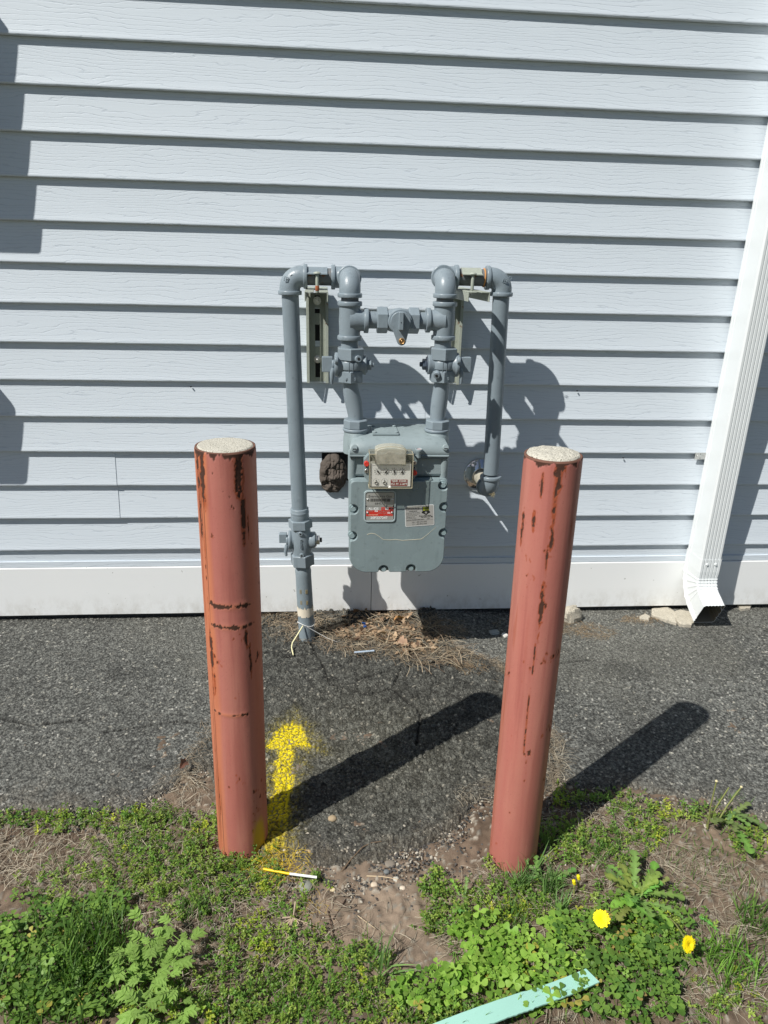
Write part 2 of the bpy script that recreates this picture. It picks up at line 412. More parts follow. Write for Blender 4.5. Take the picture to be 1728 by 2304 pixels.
for a, b in ((-3.2, .1622), (.1642, 3.6)):
    n = 80; m = M(); xs = np.linspace(a, b, n); wz = (fbm(xs*.9, xs*0, 77)-.5)*.004
    sec = [(.010, -.0672), (-.0105, -.0672), (-.0125, -.069), (-.0125, -.2460), (-.0115, -.2472), (.012, -.2472)]
    v = [(x, y, z+(wz[i] if j > 2 else 0)) for j, (y, z) in enumerate(sec) for i, x in enumerate(xs)]
    m.add(v, [(k*n+i, (k+1)*n+i, (k+1)*n+i+1, k*n+i+1) for k in range(5) for i in range(n-1)])
    for e in (0, n-1): m.add([v[k*n+e] for k in range(6)], [tuple(range(6))])
    build(m, 'skirt_board', TRIM, wall)
build(M().box((-3.2, .030, -.60), (3.6, .19, -.25)), 'foundation', m_simple('foundation', (.10, .095, .09), .9, 0, .5, 40), wall)
m = M()
for x, z in ((-.30, .0), (-.42, .572), (.83, .572), (1.02, .343)):
    m.cyl((x, -.0115, z-.018), (0, -1, 0), -.004, .0012, .0022, 8)
tag(build(m, 'nail_head', DARK, wall), kind='stuff')

# ---- putty in the hole
m = M(); nu, nvv = 110, 60; V = []
for j in range(nvv+1):
    for i in range(nu):
        t = 2*PI*i/nu; r = (j/nvv)
        R = 1+.16*(fbm(math.cos(t)*1.6+5, math.sin(t)*1.6+5, 9)-.5)*2
        x = math.cos(t)*r*R*.047+.028; z = math.sin(t)*r*R*.070+.268
        c = float(fbm(x*38, z*38, 21)); wx = .02*float(fbm(x*25, z*25, 81)); dd = abs(float(vn((x+wx)*19, (z+wx)*15, 40))-.5)
        y = -.010-.026*math.sqrt(max(0, 1-r**2.2))*(.35+1.3*c)+.006*math.exp(-dd*30)+.006*math.exp(-abs(float(vn(x*70, z*60, 47))-.5)*20)-.004*float(fbm(x*150, z*150, 50))
        V.append((x, y, z))
F = [(j*nu+i, j*nu+(i+1) % nu, (j+1)*nu+(i+1) % nu, (j+1)*nu+i) for j in range(nvv) for i in range(nu)]
m.add(V, F, True)
tag(build(m, 'sealing_putty', PUTTY, None, (.028, 0, .268)), 'dark brown lumpy sealing putty stuffed in the hole left of the gas meter', 'putty')

# ---- downspout
def ds_outline(grow=0.0):
    """(x,y) around a 76 x 103 mm ribbed spout, front face towards -y"""
    x0, x1, y0, y1 = 1.308-grow, 1.384+grow, -.116-grow, -.013+grow
    P = []
    def rib(a, b, t0, t1, out, d=.0032):   # line from a to b with grooves at t's
        res = [a]
        for c in t0:
            for dt, k in ((-.032, 0), (-.018, 1), (.018, 1), (.032, 0)):
                t = c+dt; res.append((a[0]+(b[0]-a[0])*t-out[0]*d*k, a[1]+(b[1]-a[1])*t-out[1]*d*k))
        res.append(b); return res
    c = .005
    P += rib((x0+c, y0), (x1-c, y0), (.14, .32, .5, .68, .86), 0, (0, -1))
    P += rib((x1, y0+c), (x1, y1-c), (.25, .5, .75), 0, (1, 0))
    P += [(x1-c, y1), (x0+c, y1)]
    P += rib((x0, y1-c), (x0, y0+c), (.10, .24), 0, (-1, 0), .0022)
    return P
ds = empty('downspout', (1.346, -.064, -.05), 'white ribbed rectangular downspout running down the right side of the wall', 'downspout')
OUT = ds_outline(); nO = len(OUT); cyy = -.0645
def ds_sweep(stations):
    """stations: (y, z, angle, scale): angle tilts the section forward"""
    m = M(); V = []
    for (y, z, a, sc) in stations:
        for (px_, py_) in OUT:
            q = (py_-cyy)*sc; V.append((1.346+(px_-1.346)*sc, y+q*math.cos(a), z+q*math.sin(-a)*-1))
    m.add(V, [(k*nO+i, k*nO+(i+1) % nO, (k+1)*nO+(i+1) % nO, (k+1)*nO+i) for k in range(len(stations)-1) for i in range(nO)])
    return m
m = ds_sweep([(cyy, 2.6, 0, 1), (cyy, 1.3, 0, 1), (cyy, .0, 0, 1), (cyy, -.030, 0, 1)])
build(m, 'spout_tube', DSP, ds)
st = [(cyy, -.012, 0, 1.035), (cyy, -.060, 0, 1.035)]
ang = math.radians(62); Rb = .1015; zc = -.085; yc = cyy-Rb; nst = 30
for k in range(nst+1):
    t = k/nst*ang; ph = (k % 6) if k < 27 else 0
    st.append((yc+Rb*math.cos(t), zc-Rb*math.sin(t), t, 1.028 if ph in (2, 3) else .995))
ye, ze = st[-1][0], st[-1][1]
for L in (.008, .03, .054): st.append((ye-L*math.sin(ang), ze-L*math.cos(ang), ang, 1.0))
# section tilts: front edge rises as the spout kicks forward
el = build(ds_sweep([(y, z, -a, s) for y, z, a, s in st]), 'spout_elbow', DSP, ds)
sm = el.modifiers.new('wall', 'SOLIDIFY'); sm.thickness = .0008; sm.offset = -1
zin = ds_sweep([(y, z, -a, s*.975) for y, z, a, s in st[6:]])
build(zin, 'spout_inner_dark', DSIN, ds)  # inner skin: shade inside the outlet is put into its darker colour
for x in (1.331, 1.362):
    m = M(); m.cyl((x, -.117, -.030), (0, -1, 0), 0, .0022, .0052, 16); m.hex((x, -.117, -.030), (0, -1, 0), .002, .0052, .0072)
    build(m, 'screw', DSP, ds, (x, -.117, -.03))
m = M(); m.box((1.272, -.0165, .322), (1.31, -.0150, .346)); m.cyl((1.282, -.0165, .334), (0, -1, 0), 0, .002, .0038, 12)
build(m, 'strap', STEEL, ds)
m = M()
for x, z in ((1.291, .341), (1.291, .327)): m.cyl((x, -.0162, z), (0, -1, 0), 0, .0006, .0016, 10)
build(m, 'strap_hole', DARK, ds)

# ---- two boxes just past the left edge; their shadows fall into view
box = empty('meter_cabinet', (-1.17, 0, .9), 'tall grey electrical cabinet on the wall just past the left edge', 'electrical box')
build(M().prism(rrect(-1.34, 1.222, -1.028, 1.78, .012), -.158, -.011, .004), 'cabinet_body', m_simple('cabinet_enamel', (.3, .31, .32), .4), box)
build(M().prism(rrect(-1.33, 1.27, -1.038, 1.76, .008), -.163, -.1585, .002), 'cabinet_door', m_simple('cabinet_door_enamel', (.33, .34, .35), .4), box)
build(M().tube([(-1.12, -.10, 1.245), (-1.12, -.10, 1.19), (-1.10, -.11, 1.14)], .012, 12), 'conduit', PIPE, box)
box2 = empty('disconnect_box', (-1.25, 0, .6), 'short rounded grey utility box low on the wall just past the left edge', 'electrical box')
build(M().prism(rrect(-1.42, .515, -1.165, .80, [.02, .02, .05, .05]), -.165, -.011, .012), 'box_body', m_simple('box_enamel', (.3, .31, .32), .4), box2)
build(M().cyl((-1.22, -.10, .51), (0, 0, -1), 0, .10, .014, 14), 'conduit', PIPE, box2)

# ================================================================== GAS PIPING
gp_ = empty('gas_piping', (-.06, -.16, -.26), 'grey-painted gas piping with valves looping above and beside the meter', 'pipes')
RP = .0243
Vx, Vy, Vz = Vector((1, 0, 0)), Vector((0, 1, 0)), Vector((0, 0, 1))
def elbow(c, d1, d2, L=.050, r=.0292, rc=.0335, Rb=.034, collar2=True, cw=.0115, name='elbow', mat=PIPE2, L2=None):
    c = Vector(c); d1 = Vector(d1); d2 = Vector(d2); L2 = L2 or L
    P = [c+d1*(L-.002)]; n = 10; cc = c+(d1+d2)*Rb
    for i in range(n+1):
        t = PI/2*i/n; P.append(cc-d2*(Rb*math.cos(t))-d1*(Rb*math.sin(t)))
    P.append(c+d2*(L2-.002)); m = M().tube(P, r, 28)
    if name != 'street_elbow': m.cyl(c, d1, L-cw, L, rc, 32, .002)
    if collar2: m.cyl(c, d2, L2-cw, L2, rc, 32, .002)
    o = build(m, name, mat, gp_, c); return o
def thread(o, d, h0, h1, r=RP*.96, mat=PIPE, name='nipple'):
    n = max(4, int((h1-h0)/.0011)); prof = [(h0+(h1-h0)*i/n, r-(.0007 if i % 2 else 0)) for i in range(n+1)]
    return build(M().lathe(o, d, prof, 24), name, mat, gp_, o)
def pipe(a, b, r=RP, mat=PIPE, name='pipe'):
    a = Vector(a); b = Vector(b); n = max(2, int((b-a).length/.04))
    return build(M().tube([a.lerp(b, i/n) for i in range(n+1)], r, 32), name, mat, gp_, a)
def badge(x, y, z, s=1):
    m = M(); w_ = .0075
    for q in range(4):
        a0 = PI/2*q+.5; a1 = PI/2*(q+1)+.5
        m.tube([(x+w_*math.cos(a0), y, z+w_*math.sin(a0)), (x+w_*math.cos(a1), y, z+w_*math.sin(a1))], .0009, 6)
    m.tube([(x-.003, y, z), (x+.003, y, z+.001)], .0009, 6); m.tube([(x, y, z-.003), (x+.001, y, z+.004)], .0009, 6)
    for i in range(10):
        a0 = 2*PI*i/10; a1 = 2*PI*(i+1)/10; X = x+.016*s; Z = z+.008
        m.tube([(X+.0042*math.cos(a0), y+.0025, Z+.0042*math.sin(a0)), (X+.0042*math.cos(a1), y+.0025, Z+.0042*math.sin(a1))], .0008, 5)
    build(m, 'cast_mark', PIPE2, gp_, (x, y, z))
YR, YF = -.170, -.270
XL, XR = .0700, .3320
ZL, ZR = .898, .906
# left riser
A = Vector((-.0965, YR, ZL)); Bv = Vector((-.0800, YR, .205))
elbow(A, (1, 0, 0), (0, 0, -1)); badge(A.x-.008, YR-.0295, ZL-.007)
pipe((-.0960, YR, .850), Bv)
thread((-.0455, YR, ZL), (1, 0, 0), -.006, .066, RP*.98, PIPER)
elbow((XL, YR, ZL), (-1, 0, 0), (0, -1, 0))
def stack(X, Zt, side):
    """front stack under the street elbow; side = +1 when the tee branch points to +x"""
    elbow((X, YF, Zt), (0, 1, 0), (0, 0, -1), L=.052, r=.0290, collar2=True, L2=.048, name='street_elbow')
    z = Zt-.048
    thread((X, YF, z), (0, 0, -1), -.004, .013, RP, PIPER)
    zt = z-.0095; zb = zt-.1035; zc = (zt+zb)/2+.001
    m = M().tube([(X, YF, zt-.002), (X, YF, zt-.03), (X, YF, zc), (X, YF, zb+.03), (X, YF, zb+.002)], [.0292, .0292, .0300, .0292, .0292], 30)
    m.cyl((X, YF, zt), (0, 0, -1), 0, .0125, .0338, 32, .002); m.cyl((X, YF, zb), (0, 0, 1), 0, .0125, .0338, 32, .002)
    m.tube([(X, YF, zc), (X+side*.020, YF, zc), (X+side*.032, YF, zc), (X+side*.048, YF, zc)], [.034, .0325, .0285, .0285], 28)
    m.cyl((X, YF, zc), (side, 0, 0), .039, .0515, .0338, 32, .002)
    build(m, 'tee', PIPE2, gp_, (X, YF, zc))
    text('SPF', 'cast_letters', .013, (X+(.004 if side > 0 else -.002), YF-.0297, zc+.002), PIPE2, gp_, .0012, rot=(PI/2, PI/2 if side > 0 else -PI/2, 0), bold=.0003)
    thread((X, YF, zb), (0, 0, -1), -.003, .0215, RP, PIPE)
    return zb-.0205, zc
def plug_valve(X, zt, h, flip, name, Y=YF, toplen=.034, botlen=.034, wide=1.0, cap='hex'):
    """vertical plug valve; flip=+1: nut to +x and lever to -x"""
    v = empty_part(name, (X, Y, zt-h/2)); z = zt-h/2
    m = M(); m.hex((X, Y, zt), (0, 0, -1), 0, toplen, .071*wide, PI/6)
    m.tube([(X, Y, zt-toplen+.004), (X, Y, zt-toplen-.004), (X, Y, z+.010), (X, Y, z-.010), (X, Y, zt-h+botlen+.004), (X, Y, zt-h+botlen-.004)],
           [.029*wide, .0335*wide, .036*wide, .036*wide, .0335*wide, .029*wide], 32)
    m.hex((X, Y, zt-h), (0, 0, 1), 0, botlen, .067*wide, PI/6)
    m.lathe((X, Y, z), (flip, 0, 0), [(-.046, .020), (-.044, .033), (-.041, .034), (-.036, .034), (-.030, .0285), (.0, .0270), (.030, .0250), (.038, .0275), (.043, .028), (.0445, .024)], 32)
    for q in (-1, 1):
        b = Vector((X, Y, z))+Vector((-.040*flip, .0, q*.0)); m.cyl(b+Vector((0, -.030 if q > 0 else .030, q*.016)), (flip, 0, 0), -.004, .005, .0105, 16)
    build(m, 'valve_body', PIPE2, gp_, (X, Y, z), .0006)
    c = Vector((X, Y, z))
    nm = M(); nm.cyl(c, (flip, 0, 0), .0445, .0475, .0215, 24, .0006); nm.hex(c, (flip, 0, 0), .0475, .0585, .027, .3); nm.cyl(c, (flip, 0, 0), .0585, .066, .0068, 16)
    return c, nm
def empty_part(name, loc): return None
def valve(X, zt, h, flip, Y=YF, lever=True, boss=None, wide=1.0, nutmat=None):
    before = set(bpy.data.objects.keys())
    c, nm = plug_valve(X, zt, h, flip, 'shutoff_valve', Y, wide=wide)
    body = bpy.data.objects[[k for k in bpy.data.objects.keys() if k not in before][0]]
    body.name = 'shutoff_valve'; ORG[body.name] = c
    build(nm, 'nut', nutmat or PIPE, body, c)
    lv = M(); lv.cyl(c, (-flip, 0, 0), .046, .052, .0165, 20, .001)
    x0, x1 = c.x-flip*.050, c.x-flip*.080
    lv.prism(rrect(min(x0, x1), c.z-.020, max(x0, x1), c.z+.022, .002), Y-.0095, Y+.0095, .0015)
    build(lv, 'lever', PIPE2, body, c)
    tg = M(); tg.tube([(c.x-flip*.048, Y-.014, c.z-.008), (c.x-flip*.052, Y-.017, c.z-.022), (c.x-flip*.053, Y-.016, c.z-.045), (c.x-flip*.052, Y-.015, c.z-.052)], [.006, .0065, .0042, .0035], 12)
    build(tg, 'lock_wing', PIPE, body, c)
    if boss:
        bx, bz, d = boss; bm = M().cyl(c+Vector((bx, -.012, bz)), d, .0, .030, .0095, 20); build(bm, 'boss', PIPE2, body, c)
        e = c+Vector((bx, -.012, bz))+Vector(d).normalized()*.0303
        build(M().cyl(e, d, 0, .0005, .0045, 6), 'port_screw', DARK, body, c)
    return body
def swivel(X0, z0, X1, z1):
    P = []; n = 14
    for i in range(n+1):
        t = i/n; s_ = t*t*(3-2*t); P.append((X0+(X1-X0)*s_, YF+.004*math.sin(PI*t), z0+(z1-z0)*t))
    build(M().tube(P, [.0205+.0035*math.sin(PI*min(1, i/n*1.0)) for i in range(n+1)], 26), 'swivel', PIPE2, gp_, P[0])
def union(X, z, parent=None):
    m = M(); m.hex((X, YF, z), (0, 0, -1), .0, .026, .067, PI/6, 8)
    m.cyl((X, YF, z), (0, 0, -1), .0255, .0345, .0375, 36, .003)
    build(m, 'union_nut', PIPE2, gp_, (X, YF, z), .0008)
    build(M().cyl((X, YF, z), (0, 0, -1), .034, .0395, .0330, 30), 'gasket', PIPER, gp_, (X, YF, z))
zl, zcl = stack(XL, ZL, 1)
vL = valve(XL+.003, zl, .096, 1, boss=(.014, .018, (.25, -1, .15)))
swivel(XL+.003, zl-.094, XL+.020, .508); union(XL+.0195, .514)
zr, zcr = stack(XR, ZR-.004, -1)
vR = valve(XR+.003, zr, .096, -1, boss=(-.014, -.016, (-.3, -1, -.35)), nutmat=m_simple('nut_blue_grey', srgb(70, 80, 92), .4))
swivel(XR+.003, zr-.094, XR-.004, .508); union(XR-.004, .514)
for X, z in ((XL+.003, zl), (XR+.003, zr)):
    m = M()
    for sx in (-1, 1): m.box((X+sx*.0055-.0004, YF-.0368, z-.064), (X+sx*.0055+.0004, YF-.0345, z-.036))
    for sz in (-.036, -.064): m.box((X-.0055, YF-.0368, z+sz-.0004), (X+.0055, YF-.0345, z+sz+.0004))
    build(m, 'cast_frame', PIPE2, gp_, (X, YF, z))
    text('AGL 5', 'cast_letters', .011, (X, YF-.0335, z-.083), PIPE2, gp_, .0012, bold=.0002)
# bypass valve between the tees
zb = (zcl+zcr)/2
thread((XL+.050, YF, zb), (1, 0, 0), -.003, .026); thread((XR-.050, YF, zb), (-1, 0, 0), -.003, .022)
xc = .2065; m = M()
m.hex((XL+.0745, YF, zb), (1, 0, 0), 0, .030, .062, 0); m.hex((XR-.0705, YF, zb), (-1, 0, 0), 0, .030, .062, 0)
m.tube([(XL+.10, YF, zb), (xc-.024, YF, zb), (xc, YF, zb), (xc+.024, YF, zb), (XR-.096, YF, zb)], [.026, .030, .034, .030, .026], 30)
m.lathe((xc, YF, zb), (0, -1, 0), [(-.034, .030), (.02, .0335), (.034, .0335), (.037, .031)], 36)
byp = build(m, 'bypass_valve', PIPE2, gp_, (xc, YF, zb), .0008)
m = M(); m.lathe((xc, YF, zb), (0, -1, 0), [(.037, .0275), (.041, .0275), (.043, .025)], 32)
tear = [(xc+.0275*math.cos(t), zb+.0275*math.sin(t)) for t in np.linspace(math.radians(-20), math.radians(200), 20)]
tear += [(xc+.004+.0125*math.cos(t), zb-.050+.0125*math.sin(t)) for t in np.linspace(math.radians(200), math.radians(340), 12)]
m.prism(tear, YF-.0465, YF-.0400, .0015)
m.prism(rrect(xc-.0062, zb-.020, xc+.0062, zb+.027, .0015), YF-.062, YF-.045, .0015)
build(m, 'plug_head', PIPE2, byp, (xc, YF, zb))
build(M().lathe((xc+.004, YF-.0465, zb-.050), (0, -1, 0), [(0, .0082), (.010, .0080), (.0105, .0062), (.008, .0058), (.008, .0030), (.0095, .0028), (.0095, .0005)], 20), 'lock_pin', BRASS, byp, (xc, YF, zb))
build(M().cyl((xc, YF-.0622, zb), (0, -1, 0), 0, .0004, .0016, 8), 'pin_hole', DARK, byp, (xc, YF, zb))
# right rear run and riser
elbow((XR, YR, ZR), (1, 0, 0), (0, -1, 0))
XQ = .512
thread((XR+.05, YR, ZR), (1, 0, 0), -.006, XQ-XR-.094, RP*.98, PIPER)
elbow((XQ, YR, ZR), (-1, 0, 0), (0, 0, -1)); badge(XQ+.000, YR-.0295, ZR-.006)
pipe((XQ, YR, ZR-.048), (.5235, YR, .318))
elbow((.5240, YR, .262), (0, 0, 1), (0, 1, 0))
pipe((.5240, YR+.046, .262), (.5240, 0.01, .262), RP*.97, m_pipe('bare_zinc', srgb(170, 165, 150), .06, .5))
esc = M().lathe((.528, -.004, .262), (0, -1, 0), [(0, .060), (.003, .060), (.008, .057), (.018, .040), (.024, .032), (.025, .0265), (.015, .0255)], 40, caps=False)
tag(build(esc, 'escutcheon', CHROME, None, (.528, 0, .262)), 'round chrome cover ring where the right gas pipe enters the siding', 'pipe cover')
m = M()
for i in range(60):
    a = random.uniform(0, 2*PI); r = random.uniform(0, .006); p = Vector((.527+r*math.cos(a), YR-.0296, .258+r*math.sin(a)*1.3)); q = p+Vector((random.gauss(0, .0035), -.0005-random.random()*.0015, random.gauss(0, .0035)))
    m.tube([p, q], .0005, 4, False)
tag(build(m, 'cobweb_tuft', m_simple('cobweb', srgb(150, 140, 110), .9), gp_, (.527, YR, .258)), kind='stuff')
# lower left service valve, sleeve
D = (Vector((-.062, -.168, -.27))-Vector((-.0798, YR, .20))).normalized()
def on(z): return Vector((-.0798, YR, .20))+D*((.20-z)/-D.z)
build(M().cyl(on(.205), D, 0, .040, .0285, 32, .002).cyl(on(.205), D, .010, .018, .0292, 32, .001), 'coupling', PIPE2, gp_, on(.205))
c = on(.095); m = M()
m.hex(on(.168), D, 0, .030, .066, .1); m.tube([on(.138), on(.12), on(.095), on(.07), on(.045)], [.030, .0315, .034, .0325, .030], 30)
m.hex(on(.050), D, 0, .040, .068, .25)
m.lathe(c, (1, 0, 0), [(-.042, .020), (-.040, .031), (-.034, .031), (-.028, .025), (0, .024), (.022, .0235), (.030, .0265), (.043, .027), (.046, .023)], 32)
sv = build(m, 'service_valve', PIPE2, gp_, c, .0006)
m = M(); m.cyl(c, (1, 0, 0), .046, .049, .021, 24); m.hex(c, (1, 0, 0), .049, .059, .028, .2)
build(m, 'nut', STEEL, sv, c); build(M().cyl(c, (1, 0, 0), .059, .066, .0075, 14), 'stud', DARK, sv, c)
m = M(); m.cyl(c, (-1, 0, 0), .042, .048, .017, 20)
m.prism(rrect(c.x-.070, c.z-.006, c.x-.046, c.z+.024, .002), YR-.010, YR+.010, .0015)
m.tube([c+Vector((-.046, -.012, -.012)), c+Vector((-.050, -.016, -.034)), c+Vector((-.048, -.015, -.048))], [.006, .0055, .004], 12)
build(m, 'lever', PIPE2, sv, c)
for dz, t in ((.034, 0), (-.040, 0)):
    q = on(c.z+dz); build(M().cyl(q+Vector((0, -.0305, 0)), (0, -1, 0), 0, .005, .0075, 16), 'boss', PIPE2, sv, c)
    build(M().cyl(q+Vector((0, -.0355, 0)), (0, -1, 0), 0, .0006, .003, 10), 'port_screw', DARK, sv, c)
text('CLOSED', 'cast_letters', .009, c+Vector((0, -.0345, .0)), PIPE2, sv, .001, rot=(PI/2, PI/2, 0))
SLV = m_pipe('sleeve_paint', srgb(128, 140, 146), .03, .5)
build(M().tube([on(z) for z in (.012, -.004, -.012, -.03, -.10, -.20, -.30)], [.0235, .0245, .0262, .0255, .0262, .0262, .0265], 30), 'sleeve', SLV, gp_, on(.01))
m = M(); n = 40; V = []
for k, z in enumerate((-.140, -.172)):
    for i in range(n+1):
        a = PI+PI*i/n*1.0; zz = z+(.007 if k == 0 else .004)*(float(vn(i*.6, k*5, 3))-.5)*2
        q = on(zz); V.append((q.x+.0270*math.cos(a), q.y+.0270*math.sin(a), zz))
m.add(V, [(i, i+1, n+2+i, n+1+i) for i in range(n)], True); build(m, 'old_label', m_simple('paper_cream', srgb(214, 204, 184), .8, 0, 0, 200, .12), gp_, on(-.15))
OCH = m_simple('slot_ochre', srgb(160, 140, 90), .8)
for z in (-.078, -.118):
    for a in (4.2, 4.35, 4.95, 5.1):
        q = on(z); p = Vector((q.x+.0264*math.cos(a), q.y+.0264*math.sin(a), z)); build(M().box(p-Vector((.0008, .0008, .007)), p+Vector((.0008, .0004, .007))), 'sleeve_slot', OCH, gp_, p)

# ================================================================== BRACKETS
def bracket(X, zp, armx, label, yaw):
    b = empty('pipe_bracket', (X, 0, .71), label, 'pipe bracket', 'brackets behind the gas pipes')
    w2 = .031; z0, z1 = .576, .846; t = .0028
    # web with slots: built as strips round the slots
    slots = [(.615-.026+.0, .650), (.684, .752), (.786, .802), (.812, .838)]
    m = M(); y0, y1 = -.0150, -.0122
    m.box((X-w2, y0, z0), (X-.0075, y1, z1)); m.box((X+.0075, y0, z0), (X+w2, y1, z1))
    zz = z0
    for a, c_ in slots+[(z1, z1)]:
        if a > zz: m.box((X-.0075, y0, zz), (X+.0075, y1, a))
        zz = c_
    for s_ in (-1, 1):
        xa = X+s_*w2; m.box((min(xa, xa+s_*t), -.0430, z0), (max(xa, xa+s_*t), y1, z1))
        m.box((min(xa, xa-s_*.006), -.0458, z0), (max(xa+s_*t, xa-s_*.006), -.0430, z1))
    build(m, 'strut_channel', GALV, b, (X, 0, z0), .0006)
    build(M().box((X-.02, -.0119, z0), (X+.02, -.0112, z1)), 'slot_backing', DARK, b)  # black sheet behind the slotted web
    for z in (.823, .6465):
        m = M(); m.cyl((X, -.0150, z), (0, -1, 0), 0, .003, .0125, 24, .0006); m.hex((X, -.0150, z), (0, -1, 0), .003, .012, .017, .4); m.cyl((X, -.0150, z), (0, -1, 0), .012, .024, .0048, 14)
        build(m, 'nut', STEEL, b, (X, -.015, z))
    # arm: inverted channel projecting to the pipe
    za = zp-.0335; m = M(); R = Matrix.Rotation(yaw, 3, 'Z'); o = Vector((X, -.052, za))
    def P(x, y, z): return o+R@Vector((x, y, z))
    L = .236; wa = .0315
    def slab(x0, x1, ya, yb, za_, zb_):
        v = [P(x, y, z) for z in (za_, zb_) for (x, y) in ((x0, ya), (x1, ya), (x1, yb), (x0, yb))]
        m.add(v, [(0, 3, 2, 1), (4, 5, 6, 7), (0, 1, 5, 4), (1, 2, 6, 5), (2, 3, 7, 6), (3, 0, 4, 7)])
    slab(-wa, -.007, -L, .03, -.0028, 0); slab(.007, wa, -L, .03, -.0028, 0); slab(-.007, .007, -.105, .03, -.0028, 0)
    for s_ in (-1, 1): slab(min(s_*wa, s_*(wa-.0028)), max(s_*wa, s_*(wa-.0028)), -L, .03, -.026, -.0029)
    build(m, 'support_arm', GALV, b, (X, -.05, za), .0008)
    # saddle over the pipe
    xs = armx; m = M(); n = 16; pr = []
    for i in range(n+1):
        t_ = math.radians(-20)+math.radians(220)*i/n*.72; pr.append((YR+(-.0272)*math.cos(t_+.9-PI/2+.3), zp+.0272*math.sin(t_+.9)))
    pr = [(YR-.044, zp+.010), (YR-.030, zp+.0105)]+[(YR-.0265*math.cos(t_), zp+.0265*math.sin(t_)) for t_ in np.linspace(.55, PI-.1, 14)]+[(YR+.027, zp-.02)]
    V = []
    for x in (xs-.0285, xs+.0285):
        for (y, z) in pr: V.append((x, y, z))
        for (y, z) in pr: V.append((x, y, z-.0025))
    q = len(pr); F = []
    for i in range(q-1):
        F += [(i, i+1, 2*q+i+1, 2*q+i), (q+i, 3*q+i, 3*q+i+1, q+i+1), (i, q+i, q+i+1, i+1), (2*q+i, 2*q+i+1, 3*q+i+1, 3*q+i)]
    F += [(0, 2*q, 3*q, q), (q-1, 2*q-1, 4*q-1, 3*q-1)]
    m.add(V, F); build(m, 'pipe_saddle', GALV if X > .2 else PIPE2, b, (xs, YR, zp), .0005)
    m = M(); bx = (xs, YR-.037, zp+.010)
    m.lathe(bx, (0, 0, 1), [(0, .0110), (.0015, .0108), (.004, .0075), (.0052, .003)], 24); m.cyl(bx, (0, 0, -1), 0, .052, .0048, 14)
    build(m, 'carriage_bolt', GALV, b, bx)
    if X < .2: build(M().cyl((xs, YR-.037, zp-.022), (0, 0, -1), 0, .014, .0056, 14), 'rusty_bolt_end', m_simple('rust_orange', srgb(150, 84, 50), .9, 0, .5, 150), b)
    else:
        m = M(); m.add([], []); m.cyl((xs+.037, YR, zp), (1, 0, 0), 0, .004, .0262, 24)
        build(m, 'rust_ring', m_simple('rust_ochre', srgb(196, 140, 84), .9, 0, .5, 120, .25), b)
bracket(-.021, ZL, -.019, 'pale grey bracket behind the left front pipe stack with a rusty bolt end', 0)
bracket(.394, ZR, .418, 'pale grey bracket beside the right riser with an ochre rust ring', math.radians(7))

# ================================================================== GAS METER
MX = .2115
gm = empty('gas_meter', (MX, -.24, .06), 'grey-green diaphragm gas meter with dial window, nameplate and sticker', 'gas meter')
BX0, BX1 = .070, .353
# rear case
m = M().prism(rrect(.074, .075, .350, .44, [.05, .05, .012, .012]), -.325, -.150, .006)
build(m, 'case', METER, gm)
build(M().prism(rrect(.078, .36, .344, .43, .01), -.340, -.30, .01), 'neck', METER, gm)
for s_, xx in ((-1, .078), (1, .344)):
    build(M().tube([(xx, -.33, .352), (xx, -.335, .40), (xx, -.335, .428)], .012, 16), 'case_rib', METER, gm)
# top cover
bt = [(.0700, .4275), (.3525, .4275), (.3525, .448), (.349, .4600), (.340, .468), (.334, .4705), (.0885, .4705), (.0825, .468), (.0735, .460), (.0700, .448)]
m = M(); rows = []
prof = [(-.349, .4275, 0), (-.351, .431, 0), (-.351, .440, 0), (-.348, .452, .001), (-.338, .4635, .003), (-.322, .4705, .007), (-.30, .4735, .010), (-.24, .4765, .014), (-.17, .4765, .018), (-.155, .470, .02), (-.150, .43, .0)]
V = []; F = []; nxs = 13
for (y, z, ins) in prof:
    for i in range(nxs):
        t = i/(nxs-1); e = min(t, 1-t)*12; dn = (1-min(1, e))**2*.006 if z > .44 else 0
        x = BX0+ins+(BX1-BX0-2*ins)*t; V.append((x, y+dn*.8*(y < -.3), z-dn))
for k in range(len(prof)-1):
    for i in range(nxs-1): F.append((k*nxs+i, k*nxs+i+1, (k+1)*nxs+i+1, (k+1)*nxs+i))
m.add(V, F, True)
for e in (0, nxs-1): m.add([V[k*nxs+e] for k in range(len(prof))], [tuple(range(len(prof)))])
m.prism(rrect(.0685, .4225, .354, .4285, .001), -.3535, -.15, .002)
m.prism(rrect(.072, .4165, .3505, .4222, .001), -.3500, -.15, .002)
tc = build(m, 'top_cover', METER, gm)
for X in (XL+.0195, XR-.004):
    m = M().lathe((X, YF, .415), (0, 0, 1), [(0, .036), (.045, .0355), (.055, .0335), (.061, .0335)], 32)
    m.tube([(X, YF+.0, .475), (X+(.006 if X < .2 else .002), YF-.02, .440), (X+(.012 if X < .2 else -.004), YF-.045, .405)], [.034, .030, .016], 20)
    build(m, 'inlet_boss', METER, gm)
for x, z in ((.083, .447), (.343, .449)):
    m = M().cyl((x, -.344, z), (0, -1, .35), -.006, .010, .0095, 18, .002); build(m, 'lug', METER, gm)
    build(M().box((x-.005, -.3560, z-.001), (x+.005, -.354, z+.0012)), 'slot', DARK, gm)
